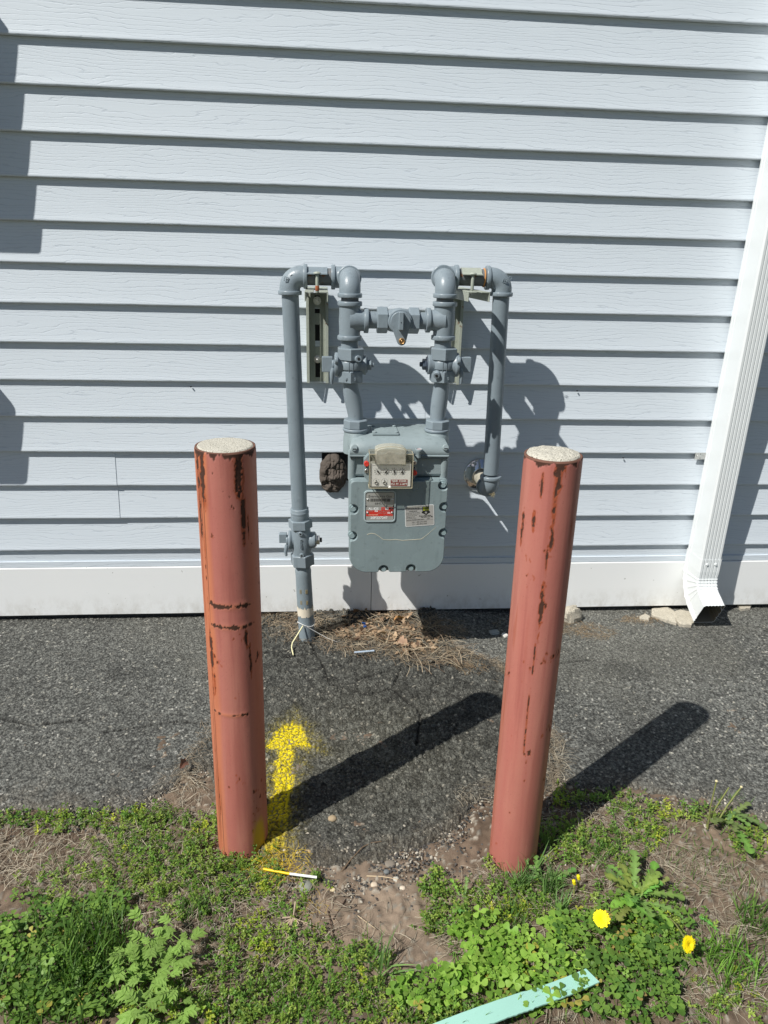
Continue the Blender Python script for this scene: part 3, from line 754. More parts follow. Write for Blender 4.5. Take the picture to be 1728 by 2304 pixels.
# small hatch plate on top
m = M(); V = []
zz = .4785
hp = [(.137, -.305), (.213, -.305), (.213, -.215), (.137, -.215)]
m.add([(x, y, zz-.004) for x, y in hp]+[(x, y, zz+.002) for x, y in hp], [(0, 1, 5, 4), (1, 2, 6, 5), (2, 3, 7, 6), (3, 0, 4, 7), (4, 5, 6, 7)])
build(m, 'hatch_plate', METER, gm, None, .0015)
for x, y in ((.144, -.298), (.206, -.298), (.206, -.222), (.144, -.222)):
    build(M().cyl((x, y, zz+.002), (0, 0, 1), 0, .0035, .0050, 14), 'screw', METER, gm, (x, y, zz))
# front cover with bolt pockets
YC = -.358
outl = rrect(.0705, .068, .3555, .358, [.052, .052, .012, .012], 10)
bolts = [(.0895, .340), (.3400, .342), (.0815, .2700), (.3465, .2760), (.0790, .187), (.3490, .194), (.0925, .109), (.3350, .114), (.174, .0775), (.256, .0795)]
pts = []
for i in range(len(outl)):
    a = outl[i]; b = outl[(i+1) % len(outl)]; L = math.hypot(b[0]-a[0], b[1]-a[1]); n = max(1, int(L/.003))
    for k in range(n): pts.append((a[0]+(b[0]-a[0])*k/n, a[1]+(b[1]-a[1])*k/n))
def scallop(P, c, R):
    ins = [math.hypot(p[0]-c[0], p[1]-c[1]) < R for p in P]
    if not any(ins): return P
    n = len(P); st = next(i for i in range(n) if ins[i] and not ins[i-1]); k = 0
    while ins[(st+k) % n]: k += 1
    a = P[(st-1) % n]; b = P[(st+k) % n]; rest = [P[(st+k+j) % n] for j in range(n-k)]
    a0 = math.atan2(a[1]-c[1], a[0]-c[0]); a1 = math.atan2(b[1]-c[1], b[0]-c[0])
    # go through the interior (towards the cover centre)
    mid = math.atan2(.21-c[1], MX-c[0]); d = (a1-a0) % (2*PI)
    if (mid-a0) % (2*PI) > d: d -= 2*PI
    arc = [(c[0]+R*math.cos(a0+d*i/14), c[1]+R*math.sin(a0+d*i/14)) for i in range(1, 14)]
    return rest+arc
build(M().prism(outl, -.349, -.318, .003), 'cover_flange', METER2, gm)
pp = [(p[0]*.985+MX*.015, p[1]*.985+.21*.015) for p in pts]
for b in bolts: pp = scallop(pp, b, .0150)
def smooth_loop(P, step, it):
    Q = []
    for i in range(len(P)):
        a = P[i]; b = P[(i+1) % len(P)]; L = math.hypot(b[0]-a[0], b[1]-a[1]); k = max(1, int(round(L/step)))
        if L > step*.3 or not Q: Q += [(a[0]+(b[0]-a[0])*j/k, a[1]+(b[1]-a[1])*j/k) for j in range(k)]
    Q = np.array(Q)
    for _ in range(it): Q = Q*.5+np.roll(Q, 1, 0)*.25+np.roll(Q, -1, 0)*.25
    return [tuple(q) for q in Q]
pp = smooth_loop(pp, .002, 4)
cov = build(M().prism(pp, -.3660, -.345, .0022, 3), 'front_cover', METER2, gm)
for (x, z) in bolts:
    m = M(); m.lathe((x, -.349, z), (0, -1, 0), [(0, .0125), (.0025, .0125), (.0035, .0115)], 20); m.hex((x, -.3525, z), (0, -1, 0), 0, .0085, .0135, random.uniform(0, 1))
    m.hex((x, -.361, z), (0, -1, 0), 0, .0001, .013, 0)
    build(m, 'bolt', BOLT, gm, (x, -.35, z))
FY = -.3664
m = M()
def seg_arc(cx, cz, r, a0, a1, rad, n=16, y=FY+.0005):
    m.tube([(cx+r*math.cos(math.radians(a0+(a1-a0)*i/n)), y, cz+r*math.sin(math.radians(a0+(a1-a0)*i/n))) for i in range(n+1)], rad, 8)
seg_arc(.258, .338, .011, 150, 390, .0012)
build(m, 'cast_ring', METER2, gm)
# scratch
sc = [pt(x, y, FY) for x, y in ((826, 1203), (834, 1200), (843, 1201), (853, 1207), (862, 1214), (876, 1215), (892, 1214), (905, 1216), (920, 1215), (935, 1214), (948, 1213), (955, 1208), (964, 1201), (974, 1192), (981, 1186))]
build(M().tube([(p.x, FY+.0002, p.z) for p in sc], [.0007]*11+[.0005, .0004, .0003, .0003], 5), 'scratch', m_simple('scratch_primer', srgb(196, 190, 166), .8), gm)
# ---- nameplate
npx0, npx1, npz0, npz1 = .1165, .1985, .2375, .3230
fr = M(); ring = rrect(npx0-.005, npz0-.005, npx1+.005, npz1+.005, .010); inn = rrect(npx0-.001, npz0-.001, npx1+.001, npz1+.001, .007)
n_ = len(ring); V = [(p[0], FY+.001, p[1]) for p in ring]+[(p[0]*.99+.1575*.01, FY-.0030, p[1]*.99+.28*.01) for p in ring]+[(p[0], FY-.0030, p[1]) for p in inn]+[(p[0], FY+.0005, p[1]) for p in inn]
fr.add(V, [(k*n_+i, k*n_+(i+1) % n_, (k+1)*n_+(i+1) % n_, (k+1)*n_+i) for k in range(3) for i in range(n_)])
build(fr, 'plate_frame', m_simple('frame_highlight', srgb(168, 182, 184), .3), gm)
build(M().prism(rrect(npx0-.0018, npz0-.0018, npx1+.0018, npz1+.0014, .006), FY-.0004, FY+.0006), 'plate_gap', DARK, gm)
npo = build(M().prism(rrect(npx0, .2815, npx1, npz1-.001, .005), FY-.0012, FY+.0004), 'nameplate', SILV, gm)
ny = FY-.0013
text('Eversource Gas', 'lettering', .0108, (.1580, ny, .3105), BLACK, npo, .0001, sx=.98)
text('684572', 'lettering', .0100, (.1575, ny, .2885), BLACK, npo, .0001)
m = M(); x = .1305
while x < .1855:
    w_ = random.choice((.0006, .0011, .0017)); m.box((x, ny-.0001, .2945), (x+w_, ny+.0001, .3040)); x += w_+random.choice((.0006, .0010))
build(m, 'barcode', BLACK, npo)
for x in (.1225, .1935): build(M().lathe((x, ny, .3005), (0, -1, 0), [(0, .0036), (.0012, .0030), (.0015, .001)], 14), 'rivet', STEEL, npo)
rp = build(M().prism(rrect(npx0+.001, npz0, npx1-.001, .2800, .005), FY-.0012, FY+.0004), 'rating_plate', SILV, gm)
m = M().prism(rrect(npx0+.002, .2500, npx1-.002, .2680, .0005), ny-.00005, ny+.0003); m.prism(rrect(.1620, .2680, npx1-.002, .2775, .0005), ny-.00005, ny+.0003)
build(m, 'red_field', RED, rp)
build(M().prism(rrect(.1730, .2690, .1835, .2770, .0003), ny-.00012, ny+.0001), 'field_window', SILV, rp)
build(M().prism(rrect(.1870, .2620, .1958, .2770, .0003), ny-.00012, ny+.0001), 'field_corner', DRED, rp)
nz = ny-.0002
text('AL-425', 'lettering', .0100, (.1395, nz, .2725), WHITE, rp, .0001, bold=.0002)
text('20', 'lettering', .0095, (.1780, nz, .2732), WHITE, rp, .0001, bold=.0002)
text('DIA', 'lettering', .0045, (.1678, nz, .2725), SILV, rp, .0001); text('PSI', 'lettering', .0045, (.1915, nz, .2725), SILV, rp, .0001)
text('456', 'lettering', .0066, (.1475, nz, .2655), WHITE, rp, .0001, bold=.0002); text('MAX WKG', 'lettering', .0034, (.1290, nz, .2655), SILV, rp, .0001)
text('C.F.H. @ 1/2" DIFF', 'lettering', .0040, (.1720, nz, .2652), SILV, rp, .0001)
text('HARD CLASS', 'lettering', .0040, (.1650, nz, .2595), SILV, rp, .0001); text('166', 'lettering', .0070, (.1835, nz, .2600), WHITE, rp, .0001, bold=.0002)
text('Honeywell', 'lettering', .0066, (.1385, nz, .2545), m_simple('cream_print', srgb(235, 200, 170), .5), rp, .0001)
text('Nebraska City, NE USA', 'lettering', .0030, (.1835, nz, .2530), SILV, rp, .0001)
text('20P227247', 'lettering', .0105, (.1560, nz, .2445), WHITE, rp, .0001, bold=.0002, sx=1.05)
for x, z in ((.1228, .2600), (.1938, .2605)): build(M().lathe((x, ny, z), (0, -1, 0), [(0, .0036), (.0012, .0030), (.0015, .001)], 14), 'rivet', STEEL, rp)
# ---- 811 sticker, tilted
a_ = math.radians(4.0); SC = Vector((.2745, FY-.0003, .2505)); RS = Matrix.Rotation(-a_, 4, 'Y')
def sp(x, z, y=0): v = RS@Vector((x, 0, z)); return (SC.x+v.x, SC.y-y, SC.z+v.z)
hw, hh = .0425, .0320
st_ = build(M().prism([sp(x, z)[::2] for x, z in rrect(-hw, -hh, hw, hh, .0035)], SC.y-.0002, SC.y+.0003), 'sticker', m_simple('white_border', srgb(226, 228, 226), .5), gm)
build(M().prism([sp(x, z)[::2] for x, z in rrect(-hw+.0014, -hh+.0014, hw-.0014, hh-.0014, .0026)], SC.y-.0003, SC.y), 'sticker_face', m_simple('sticker_grey', srgb(176, 175, 170), .45, .2), st_)
def stxt(b, size, x, z, mat=BLACK, bold=0, sx=1, name='lettering', al='CENTER', yy=.0004):
    o = text(b, name, size, sp(x, z, yy), mat, st_, .00005, sx=sx, bold=bold, align=al); o.rotation_euler = (PI/2, -a_, 0); return o
stxt('EVERSOURCE', .0072, -.0205, .0235, sx=.95)
stxt('WARNING', .0050, -.0185, .0150, bold=.0001)
for i, t in enumerate(('Tampering with this meter', 'or any of its connections is', 'unlawful & can cause', 'a dangerous leak', 'fines $1000 of both')):
    stxt(t, .0038, -.0400, .0105-.0042*i, al='LEFT')
m = M()
for (xa, xb, z) in ((-.040, -.001, .0195), (-.040, .040, -.0145)): m.prism([sp(x, zz_)[::2] for x, zz_ in ((xa, z-.0002), (xb, z-.0002), (xb, z+.0002), (xa, z+.0002))], SC.y-.0004, SC.y)
sh = [sp(x, z)[::2] for x, z in ((.0065, .0075), (.0125, .0052), (.0190, .0005), (.0255, .0052), (.0310, .0075), (.0302, .0120), (.0280, .0130), (.0285, .0270), (.0085, .0270), (.0090, .0130), (.0068, .0120))]
m.prism(sh, SC.y-.0004, SC.y); build(m, 'shield_mark', BLACK, st_)
stxt('811', .0150, .0190, .0195, LIME, .0, .80, yy=.0006)
build(M().cyl(sp(.0190, .0085, .0004), (0, -1, 0), 0, .0002, .0032, 14), 'shield_badge', SILV, st_)
stxt('Know what\'s below.', .0044, .0165, -.0010, bold=.0002); stxt('Call before you dig.', .0044, .0210, -.0050, bold=.0002)
stxt('Lost Line Numbers listed below:', .0040, -.0130, -.0115, bold=.0001); stxt('2000', .0048, .0250, -.0112)
stxt('MA: 1-800-592-2000', .0058, -.0010, -.0195, sx=.9); stxt('CT: 1-800-842-7509', .0058, -.0010, -.0258, sx=.9)
# ---- index box
IX0, IX1, IZ0, IZ1 = .1235, .2440, .3480, .4460
ib = empty_i = put('index_box', bpy.data.meshes.new('index_box'), None, gm)
build_box = M().prism(rrect(IX0-.001, IZ0-.001, IX1+.001, IZ1, .002), -.3720, -.345, 0)
bpy.data.objects.remove(ib); ib = build(build_box, 'index_box', m_simple('index_housing', srgb(120, 122, 112), .5), gm)
dial_y = -.4022
build(M().prism(rrect(IX0+.005, IZ0+.004, IX1-.005, .4180, .001), dial_y, dial_y+.0015), 'dial_plate', WHITE, ib)
build(M().prism(rrect(IX0+.0035, IZ0+.003, IX1-.0035, .4175, .001), dial_y+.0017, -.3722), 'dial_mount', m_simple('mount_grey', (.30, .30, .27), .6), ib)
build(M().prism(rrect(.1395, .4178, .2235, .4440, .001), -.3900, -.3722), 'register_mount', m_simple('mount_dark', (.16, .16, .15), .6), ib)
def inplane(x, z, dy=0): return Vector((x, dial_y-.0002-dy, z))
# dial positions measured on the plate
for (px_, pz_, r_, hand) in ((.1475, .3955, .0098, -55), (.1700, .3955, .0098, 45), (.1925, .3955, .0098, -95), (.2150, .3955, .0098, 62)):
    m = M(); n = 28
    for i in range(n):
        a0 = 2*PI*i/n; a1 = 2*PI*(i+1)/n; q = r_*.8
        m.tube([inplane(px_+q*math.cos(a0), pz_+q*math.sin(a0)), inplane(px_+q*math.cos(a1), pz_+q*math.sin(a1))], .00022, 4, False)
    for i in range(10):
        a0 = 2*PI*i/10+PI/2; m.tube([inplane(px_+r_*.55*math.cos(a0), pz_+r_*.55*math.sin(a0)), inplane(px_+r_*.8*math.cos(a0), pz_+r_*.8*math.sin(a0))], .00025, 4, False)
    dl = build(m, 'dial', m_simple('grey_ink', (.22, .22, .22), .6) if 'grey_ink' not in bpy.data.materials else bpy.data.materials['grey_ink'], ib)
    for i in range(10):
        a0 = PI/2-2*PI*i/10; text(str(i), 'numeral', .0040, inplane(px_+r_*1.02*math.cos(a0), pz_+r_*1.02*math.sin(a0)), BLACK, dl, .00005)
    m = M(); h_ = math.radians(hand); d_ = Vector((math.cos(h_), 0, math.sin(h_))); n2 = Vector((-d_.z, 0, d_.x)); c0 = inplane(px_, pz_, .002)
    m.add([c0+d_*.0088, c0-d_*.0045+n2*.0026, c0-d_*.0045-n2*.0026, c0+d_*.0088+Vector((0, -.0004, 0)), c0-d_*.0045+n2*.0026+Vector((0, -.0004, 0)), c0-d_*.0045-n2*.0026+Vector((0, -.0004, 0))], [(0, 2, 1), (3, 4, 5), (0, 1, 4, 3), (1, 2, 5, 4), (2, 0, 3, 5)])
    m.cyl(c0+Vector((0, .002, 0)), (0, -1, 0), 0, .0035, .0022, 12)
    build(m, 'dial_hand', BLACK, dl)
for px_, pz_ in ((.1425, .3655), (.1660, .3655)):
    m = M(); n = 28; r_ = .0085
    for i in range(n):
        a0 = 2*PI*i/n; a1 = 2*PI*(i+1)/n
        m.tube([inplane(px_+r_*math.cos(a0), pz_+r_*math.sin(a0)+.001), inplane(px_+r_*math.cos(a1), pz_+r_*math.sin(a1)+.001)], .0002, 4, False)
    dl = build(m, 'test_dial', bpy.data.materials['grey_ink'], ib)
    m = M().lathe(inplane(px_, pz_-.0015), (0, -1, 0), [(0, .0052), (.003, .0050), (.0032, .0035), (.0015, .0032)], 20); build(m, 'dial_knob', SILV, dl)
    c0 = inplane(px_, pz_+.0040, .0004); build(M().add([c0+Vector((0, 0, .003)), c0+Vector((-.0025, 0, -.001)), c0+Vector((.0025, 0, -.001))], [(0, 1, 2)]), 'dial_hand', BLACK, dl)
build(M().prism(rrect(.1835, .3535, .2310, .3720, .0005), dial_y-.0003, dial_y+.0001), 'red_label', m_simple('maroon_label', srgb(140, 40, 42), .5), ib)
text('TEMP. COMP.', 'lettering', .0078, (.2072, dial_y-.0005, .3672), WHITE, ib, .0001, sx=.93, bold=.00025)
text('CU. FT. \u2248 60\u00b0F', 'lettering', .0078, (.2072, dial_y-.0005, .3588), WHITE, ib, .0001, sx=.93, bold=.00025)
text('MADE IN U.S.A.', 'lettering', .0026, (.228, dial_y-.0002, .3500), BLACK, ib, .00003); text('AMERICAN', 'lettering', .0026, (.219, dial_y-.0002, .4130), BLACK, ib, .00003); text('AC-TC', 'lettering', .0028, (.136, dial_y-.0002, .4128), BLACK, ib, .00003)
build(M().lathe(inplane(.1815, .3495), (0, -1, 0), [(0, .0042), (.002, .0040), (.0024, .002)], 16), 'plate_screw', WHITE, ib)
# clear housing: five walls
m = M(); yf = -.4060; t = .0016
m.box((IX0, yf, IZ0), (IX1, yf+t, IZ1)); m.box((IX0, yf+t, IZ0), (IX0+t, -.3723, IZ1)); m.box((IX1-t, yf+t, IZ0), (IX1, -.3723, IZ1))
m.box((IX0+t, yf+t, IZ0), (IX1-t, -.3723, IZ0+t)); m.box((IX0+t, yf+t, IZ1-t), (IX1-t, -.3723, IZ1))
build(m, 'clear_housing', CLEAR, ib)
# pale edge tubes: light caught by the moulding is put into their colour
m = M(); e = .0011
for (p, q) in (((IX0, yf, IZ0), (IX1, yf, IZ0)), ((IX0, yf, IZ0), (IX0, yf, IZ1)), ((IX1, yf, IZ0), (IX1, yf, IZ1)), ((IX0, yf, IZ1), (.1385, yf, IZ1)), ((.2245, yf, IZ1), (IX1, yf, IZ1)), ((IX0, yf, IZ0), (IX0, -.372, IZ0)), ((IX1, yf, IZ0), (IX1, -.372, IZ0)), ((IX1, yf, IZ1), (IX1, -.372, IZ1)), ((IX0, yf, IZ1), (IX0, -.372, IZ1))):
    m.tube([p, q], e, 8)
build(m, 'housing_edge', m_simple('edge_glint', srgb(176, 168, 142), .3), ib)
# domed register window: arch-topped box tapering at its foot
m = M(); V = []; n = 18; cx = .1815
def arch(w_, zb_, zt_, y):
    out = [(cx-w_, y, zb_)]
    for i in range(n+1):
        t_ = PI*i/n; out.append((cx-w_*math.cos(t_), y, zt_-.012+.012*math.sin(t_)))
    out.append((cx+w_, y, zb_)); return out
sec = [(.0425, .4180, .4690, -.3725), (.0430, .4180, .4690, -.3950), (.0425, .4185, .4690, -.4090), (.0400, .4200, .4660, -.4135)]
q = len(arch(1, 0, 1, 0))
for k, s_ in enumerate(sec): V += arch(*s_)
m.add(V, [(k*q+i, k*q+(i+1) % q, (k+1)*q+(i+1) % q, (k+1)*q+i) for k in range(len(sec)-1) for i in range(q)], True)
m.add(V[-q:], [tuple(range(q))])
build(m, 'register_window', DOME, ib)
build(M().tube([(x, y-.0005, z) for x, y, z in arch(.0425, .4185, .4690, -.4092)[1:-1]], .0009, 8), 'window_rim', bpy.data.materials['edge_glint'], ib)  # dome rim carries the same painted edge light
m = M().cyl((cx, -.3901, .4360), (0, -1, 0), 0, .008, .0170, 30, .003); m.cyl((cx, -.398, .4360), (0, -1, 0), 0, .003, .006, 20)
build(m, 'register_wheel', m_simple('wheel_grey', (.25, .25, .24), .5), ib)
build(M().box((.152, -.4045, .4176), (.212, -.4015, .4196)), 'register_slot', DARK, ib)
# ears with screws and red seals
for s_, xe in ((-1, IX0), (1, IX1)):
    w_ = .0145*s_; z1_, z0_ = (.431, .362)
    P_ = [(xe, z0_-.006), (xe, z1_+.008), (xe+w_, z1_-.010), (xe+w_, z0_+.014)]
    if s_ < 0: P_ = [P_[0], P_[3], P_[2], P_[1]]
    else: P_ = [P_[0], P_[3], P_[2], P_[1]]
    if s_ < 0: P_ = P_[::-1]
    build(M().prism(P_, -.3790, -.352), 'ear', METER2, ib, None, .001)
    zr_, zs_ = ((.4130, .3905) if s_ < 0 else (.3870, .4150))
    xx = xe+w_*.52
    m = M(); m.lathe((xx, -.3790, zr_), (0, -1, 0), [(0, .0070), (.010, .0072), (.0115, .0066), (.0105, .0045)], 22); build(m, 'red_seal', REDP, ib)
    m = M(); m.cyl((xx, -.3790, zs_), (0, -1, 0), 0, .0045, .0058, 18, .001); sw = build(m, 'screw', STEEL, ib)
    m = M(); m.box((xx-.0035, -.3839, zs_-.0008), (xx+.0035, -.3834, zs_+.0008)); m.box((xx-.0008, -.3841, zs_-.0035), (xx+.0008, -.3836, zs_+.0035)); build(m, 'screw_slot', DARK, ib)
    m = M(); m.lathe((xx, -.3790, (zr_+zs_)/2), (0, -1, 0), [(0, .0022), (.0014, .0016)], 10); build(m, 'rivet', DARK, ib)
# little cup on the top edge
m = M().lathe((.2650, -.3600, .4300), (0, -.1, 1), [(-.006, .0065), (0, .0072), (.006, .0072), (.013, .0098), (.020, .0108), (.0215, .0098), (.0195, .0072), (.016, .006)], 24)
build(m, 'plug_cup', METER, gm)
build(M().cyl((.2650, -.3622, .4480), (0, -.1, 1), 0, .0012, .0066, 18), 'cup_plug', m_simple('cup_pink', srgb(170, 150, 150), .7), gm)

# ================================================================== BOLLARDS
BM = m_bollard('bollard_paint')
def bollard(base, top, label, seed, yellow, bands, seams, rough_rim, BR):
    base = Vector(base); top = Vector(top); H = (top-base).length
    b = empty('bollard', base, label, 'bollard', 'rusty red bollards in front of the meter')
    na, nz = 240, 560; a = np.linspace(0, 2*PI, na, endpoint=False); z = np.linspace(-.06, H, nz)
    A, Z = np.meshgrid(a, z); X = A*BR
    phi = np.degrees(A)     # 0 = +x (right), 270 = towards camera, 180 = left
    T = (H-Z)               # distance below the rim
    n1 = fbm(X*34, Z*18, seed, 5); n2 = fbm(X*170, Z*90, seed+9, 4); n3 = fbm(X*9, Z*3, seed+20, 3); st = fbm(X*70, Z*5, seed+31, 3)
    rust = np.zeros_like(A); faded = np.zeros_like(A); stain = np.zeros_like(A)
    rim = sst(.0, 1, 1-T/(.008+.034*np.clip(st-.42, 0, 1)*2)); rust = np.maximum(rust, sst(.50, .56, n1*.45+n2*.30+rim*.24)*(rim > 0))
    rust = np.maximum(rust, .8*(T < .0015))
    for (ph, w_, t0, t1, dens) in seams:                 # vertical streaks
        d = np.abs(phi-(ph+3*(vn(Z*9, Z*0, seed+3)-.5)))
        on_ = sst(t0-.02, t0+.012, T+.012*(n2-.5))*sst(t1+.025, t1-.015, T+.03*(n2-.5)); k = np.exp(-(d/w_)**2)*on_
        nn2 = .42*n1+.58*n2; stain = np.maximum(stain, .85*sst(.0, .08, k**.7*(.22+.56*dens)+(nn2-.5)*2.1-.24)*(k > .06)); rust = np.maximum(rust, sst(.0, .06, k**.7*(.20+.54*dens)+(nn2-.5)*2.5-.46)*(k > .12))
        stain = np.maximum(stain, .75*np.exp(-(d/(w_*1.9))**2)*on_*sst(.35, .6, st))
    for (t, ph0, ph1, h_) in bands:                      # horizontal scars
        tt = t+.004*(vn(phi*.05, phi*0, seed+5)-.5)
        k = np.exp(-((T-tt)/h_)**2)*sst(ph0-4, ph0+4, phi)*sst(ph1+4, ph1-4, phi)
        rust = np.maximum(rust, sst(.0, .05, k*.62+(.4*n1+.6*n2-.5)*2.6-.46)*(k > .1)); faded = np.maximum(faded, .6*k)
    chips = sst(.720, .742, n2*.40+n1*.60+.06*np.clip(n3-.5, -1, 1)+.05*np.exp(-T/.12)); rust = np.maximum(rust, chips)
    fe = 246 if yellow else 206; faded = np.maximum(faded, (1.0 if yellow else .55)*sst(fe, fe-16 if yellow else fe-50, phi+16*(st-.5))*sst(150, 165, phi)*(.65+.7*np.clip(n3-.2, 0, .5)))
    faded = np.maximum(faded, .55*sst(300, 330, phi+14*(n3-.5)))
    stain = np.maximum(stain, .6*sst(.60, .74, st)*sst(245, 205, phi)*(phi > 120))
    for (ph, w_) in ((213, .55), (219, .5), (226, .4)) if yellow else ((333, .7), (338, .5)):
        d = np.abs(phi-ph-(2.2*T if yellow else -1.5*T)); rust = np.maximum(rust, .9*sst(.4, .8, np.exp(-(d/w_)**2)*(.55+.8*st))*sst(.02, .05, T))
    yel = np.zeros_like(A)
    if yellow:
        yel = sst(.22, .70, np.exp(-((phi-318)/20)**2-(np.clip(Z, 0, 1)/.105)**4)+.22*(n2-.5)+.06*(n3-.5))*.9
    halo = sst(.675, .72, n2*.40+n1*.60)*.8; stain = np.maximum(stain, halo)
    rad = BR-.0007*rust+.0004*(n3-.5)-.0012*np.clip(1-T/.002, 0, 1)
    if rough_rim: T0 = .0
    for (t, ph0, ph1, h_) in bands: rad = rad+.0007*np.exp(-((T-t)/(h_*1.3))**2)*sst(ph0-4, ph0+8, phi)*sst(ph1+4, ph1-8, phi)
    ax = (top-base).normalized(); e1 = (Vector((1, 0, 0))-ax*ax.x).normalized(); e2 = ax.cross(e1)
    ca, sa = np.cos(A)*rad, np.sin(A)*rad
    V = np.stack([base[i]+ax[i]*Z+e1[i]*ca+e2[i]*sa for i in range(3)], -1).reshape(-1, 3)
    I, J = np.meshgrid(np.arange(nz-1), np.arange(na), indexing='ij')
    F = np.stack([I*na+J, I*na+(J+1) % na, (I+1)*na+(J+1) % na, (I+1)*na+J], -1).reshape(-1, 4)
    raw_mesh('post', V, F, BM, smooth=True, extra={'rust': rust.ravel(), 'faded': faded.ravel(), 'stain': stain.ravel(), 'yellow': yel.ravel()}, parent=b)
    build(M().lathe(top, ax, [(-.03, BR-.0045), (-.0005, BR-.0045), (.0, BR-.001), (-.004, BR-.0006)], 120, caps=False), 'rim', m_simple('rust_rim', (.16, .075, .05), .85, 0, .4, 120) if 'rust_rim' not in bpy.data.materials else bpy.data.materials['rust_rim'], b)
    nr, nn = 26, 110; V = []
    for j in range(nr+1):
        r = (BR-.0042)*j/nr
        for i in range(nn):
            t = 2*PI*i/nn; x, y = r*math.cos(t), r*math.sin(t)
            h = .0015+.0045*(1-(j/nr)**3)*(1.4 if rough_rim else .35)+(.0022 if rough_rim else .0006)*(float(fbm(x*120, y*120, seed+50))-.5)*2
            if rough_rim and j > nr-3: h += .003*(float(fbm(x*60, y*60, seed+60))-.3)
            V.append(tuple(top+e1*x+e2*y+ax*(h-(.003 if j == nr else 0))))
    F = [(j*nn+i, j*nn+(i+1) % nn, (j+1)*nn+(i+1) % nn, (j+1)*nn+i) for j in range(nr) for i in range(nn)]
    build(M().add(V, F, True), 'concrete_fill', CONC, b)
    return b
bollard((-.187, -1.018, -.292), (-.180, -1.018, .6340), 'rusty red steel bollard with yellow spray paint at its foot', 3, True,
        [(.300, 222, 322, .006), (.345, 226, 330, .005), (.545, 222, 300, .004)],
        [(212, 3.2, .0, .16, .60), (228, 5, .0, .10, .75), (300, 7.0, .0, .075, .95), (306, 3.4, .08, .17, .92), (224, 4.0, .385, .43, 1.0), (228, 2.6, .455, .49, .9), (310, 2.2, .40, .455, .9), (303, 2.4, .365, .39, .9), (222, 1.2, .17, .50, .5), (316, 1.6, .13, .16, .8), (222, 1.6, .72, .80, .75)], False, .0550)
bollard((.4150, -1.092, -.305), (.4065, -1.092, .6400), 'faded red bollard with crumbly concrete top, no yellow paint', 17, False,
        [], [(268, 7.0, .0, .05, .95), (264, 4.2, .04, .15, .98), (259, 1.8, .16, .20, .8), (258, 3.4, .235, .345, .93), (254, 1.5, .36, .42, .7), (253, 1.2, .47, .60, .72), (332, 1.6, .30, .86, .82), (196, 3.5, .10, .16, .8), (225, 3.2, .10, .125, .8), (310, 2.0, .11, .15, .75), (236, 2.0, .035, .055, .8)], True, .0518)

# ================================================================== GROUND
EDGE = np.array([(-3, -.93), (-.752, -.925), (-.598, -.943), (-.451, -.93), (-.37, -.86), (-.30, -.80), (-.255, -.93), (-.19, -1.05), (-.109, -1.115), (.062, -1.135), (.20, -1.09), (.265, -1.03), (.33, -.98), (.396, -.94), (.56, -.935), (.787, -.936), (1.039, -1.045), (4, -1.2)])
def edge_y(x): return np.interp(x, EDGE[:, 0], EDGE[:, 1])
def seg_d(x, y, a, b):
    ax, ay = a; bx, by = b; t = np.clip(((x-ax)*(bx-ax)+(y-ay)*(by-ay))/((bx-ax)**2+(by-ay)**2), 0, 1)
    return np.hypot(x-ax-t*(bx-ax), y-ay-t*(by-ay))
SEAM_R = [(.40, -.14), (.44, -.24), (.55, -.34), (.575, -.45), (.60, -.58), (.62, -.72), (.585, -.86), (.56, -.93)]
SEAM_L = [(-.24, -.02), (-.27, -.22), (-.25, -.45), (-.30, -.62), (-.345, -.75), (-.36, -.86)]
def poly_d(x, y, P):
    d = 9.0
    for a, b in zip(P, P[1:]): d = np.minimum(d, seg_d(x, y, a, b))
    return d
def patch_mask(x, y):
    xl = np.interp(-y, [-p[1] for p in SEAM_L], [p[0] for p in SEAM_L]); xr = np.interp(-y, [-p[1] for p in SEAM_R], [p[0] for p in SEAM_R])
    w = .012*(fbm(x*20, y*20, 88)-.5)
    return sst(-.008, .008, x-xl+w)*sst(-.008, .008, xr-x+w)
def gbase(x, y):
    x = np.asarray(x, float); y = np.asarray(y, float)
    z = -.2745+.010*(fbm(x*1.8, y*1.8, 4, 3)-.5)
    g = lambda cx, cy, sx, sy, h: h*np.exp(-((x-cx)/sx)**2-((y-cy)/sy)**2)
    z = z+g(.36, -.02, .055, .05, .020)+g(.48, -.03, .09, .05, .014)+g(.0, -.02, .05, .03, .012)+g(.08, -.02, .07, .03, .012)
    z = z+g(.415, -1.13, .13, .08, -.016)+g(-.187, -1.06, .11, .07, -.009)
    z = z+g(.16, -.10, .13, .06, -.022)+g(-.12, -.05, .12, .05, -.012)+g(.33, -.24, .08, .05, -.010)+g(-.35, -.02, .3, .02, .006)
    return z
def soil_z(x, y): return gbase(x, y)+.012*(fbm(x*7, y*7, 61, 3)-.5)+.010*sst(-1.0, -1.35, y)
def asph_z(x, y):
    e = (y-edge_y(x))+.035*(fbm(x*11, y*11, 71, 3)-.5)*2
    return gbase(x, y)+.007-.030*sst(.035, -.03, e), e
def ground_z(x, y):
    a, e = asph_z(np.asarray(x, float), np.asarray(y, float)); s_ = soil_z(x, y); return np.maximum(a, s_)
def grid(x0, x1, y0, y1, st):
    xs = np.arange(x0, x1, st); ys = np.arange(y0, y1, st); X, Y = np.meshgrid(xs, ys); return X, Y
def quads(ny, nx, keep=None):
    I, J = np.meshgrid(np.arange(ny-1), np.arange(nx-1), indexing='ij')
    F = np.stack([I*nx+J, I*nx+J+1, (I+1)*nx+J+1, (I+1)*nx+J], -1).reshape(-1, 4)
    return F if keep is None else F[keep[F].any(1)]
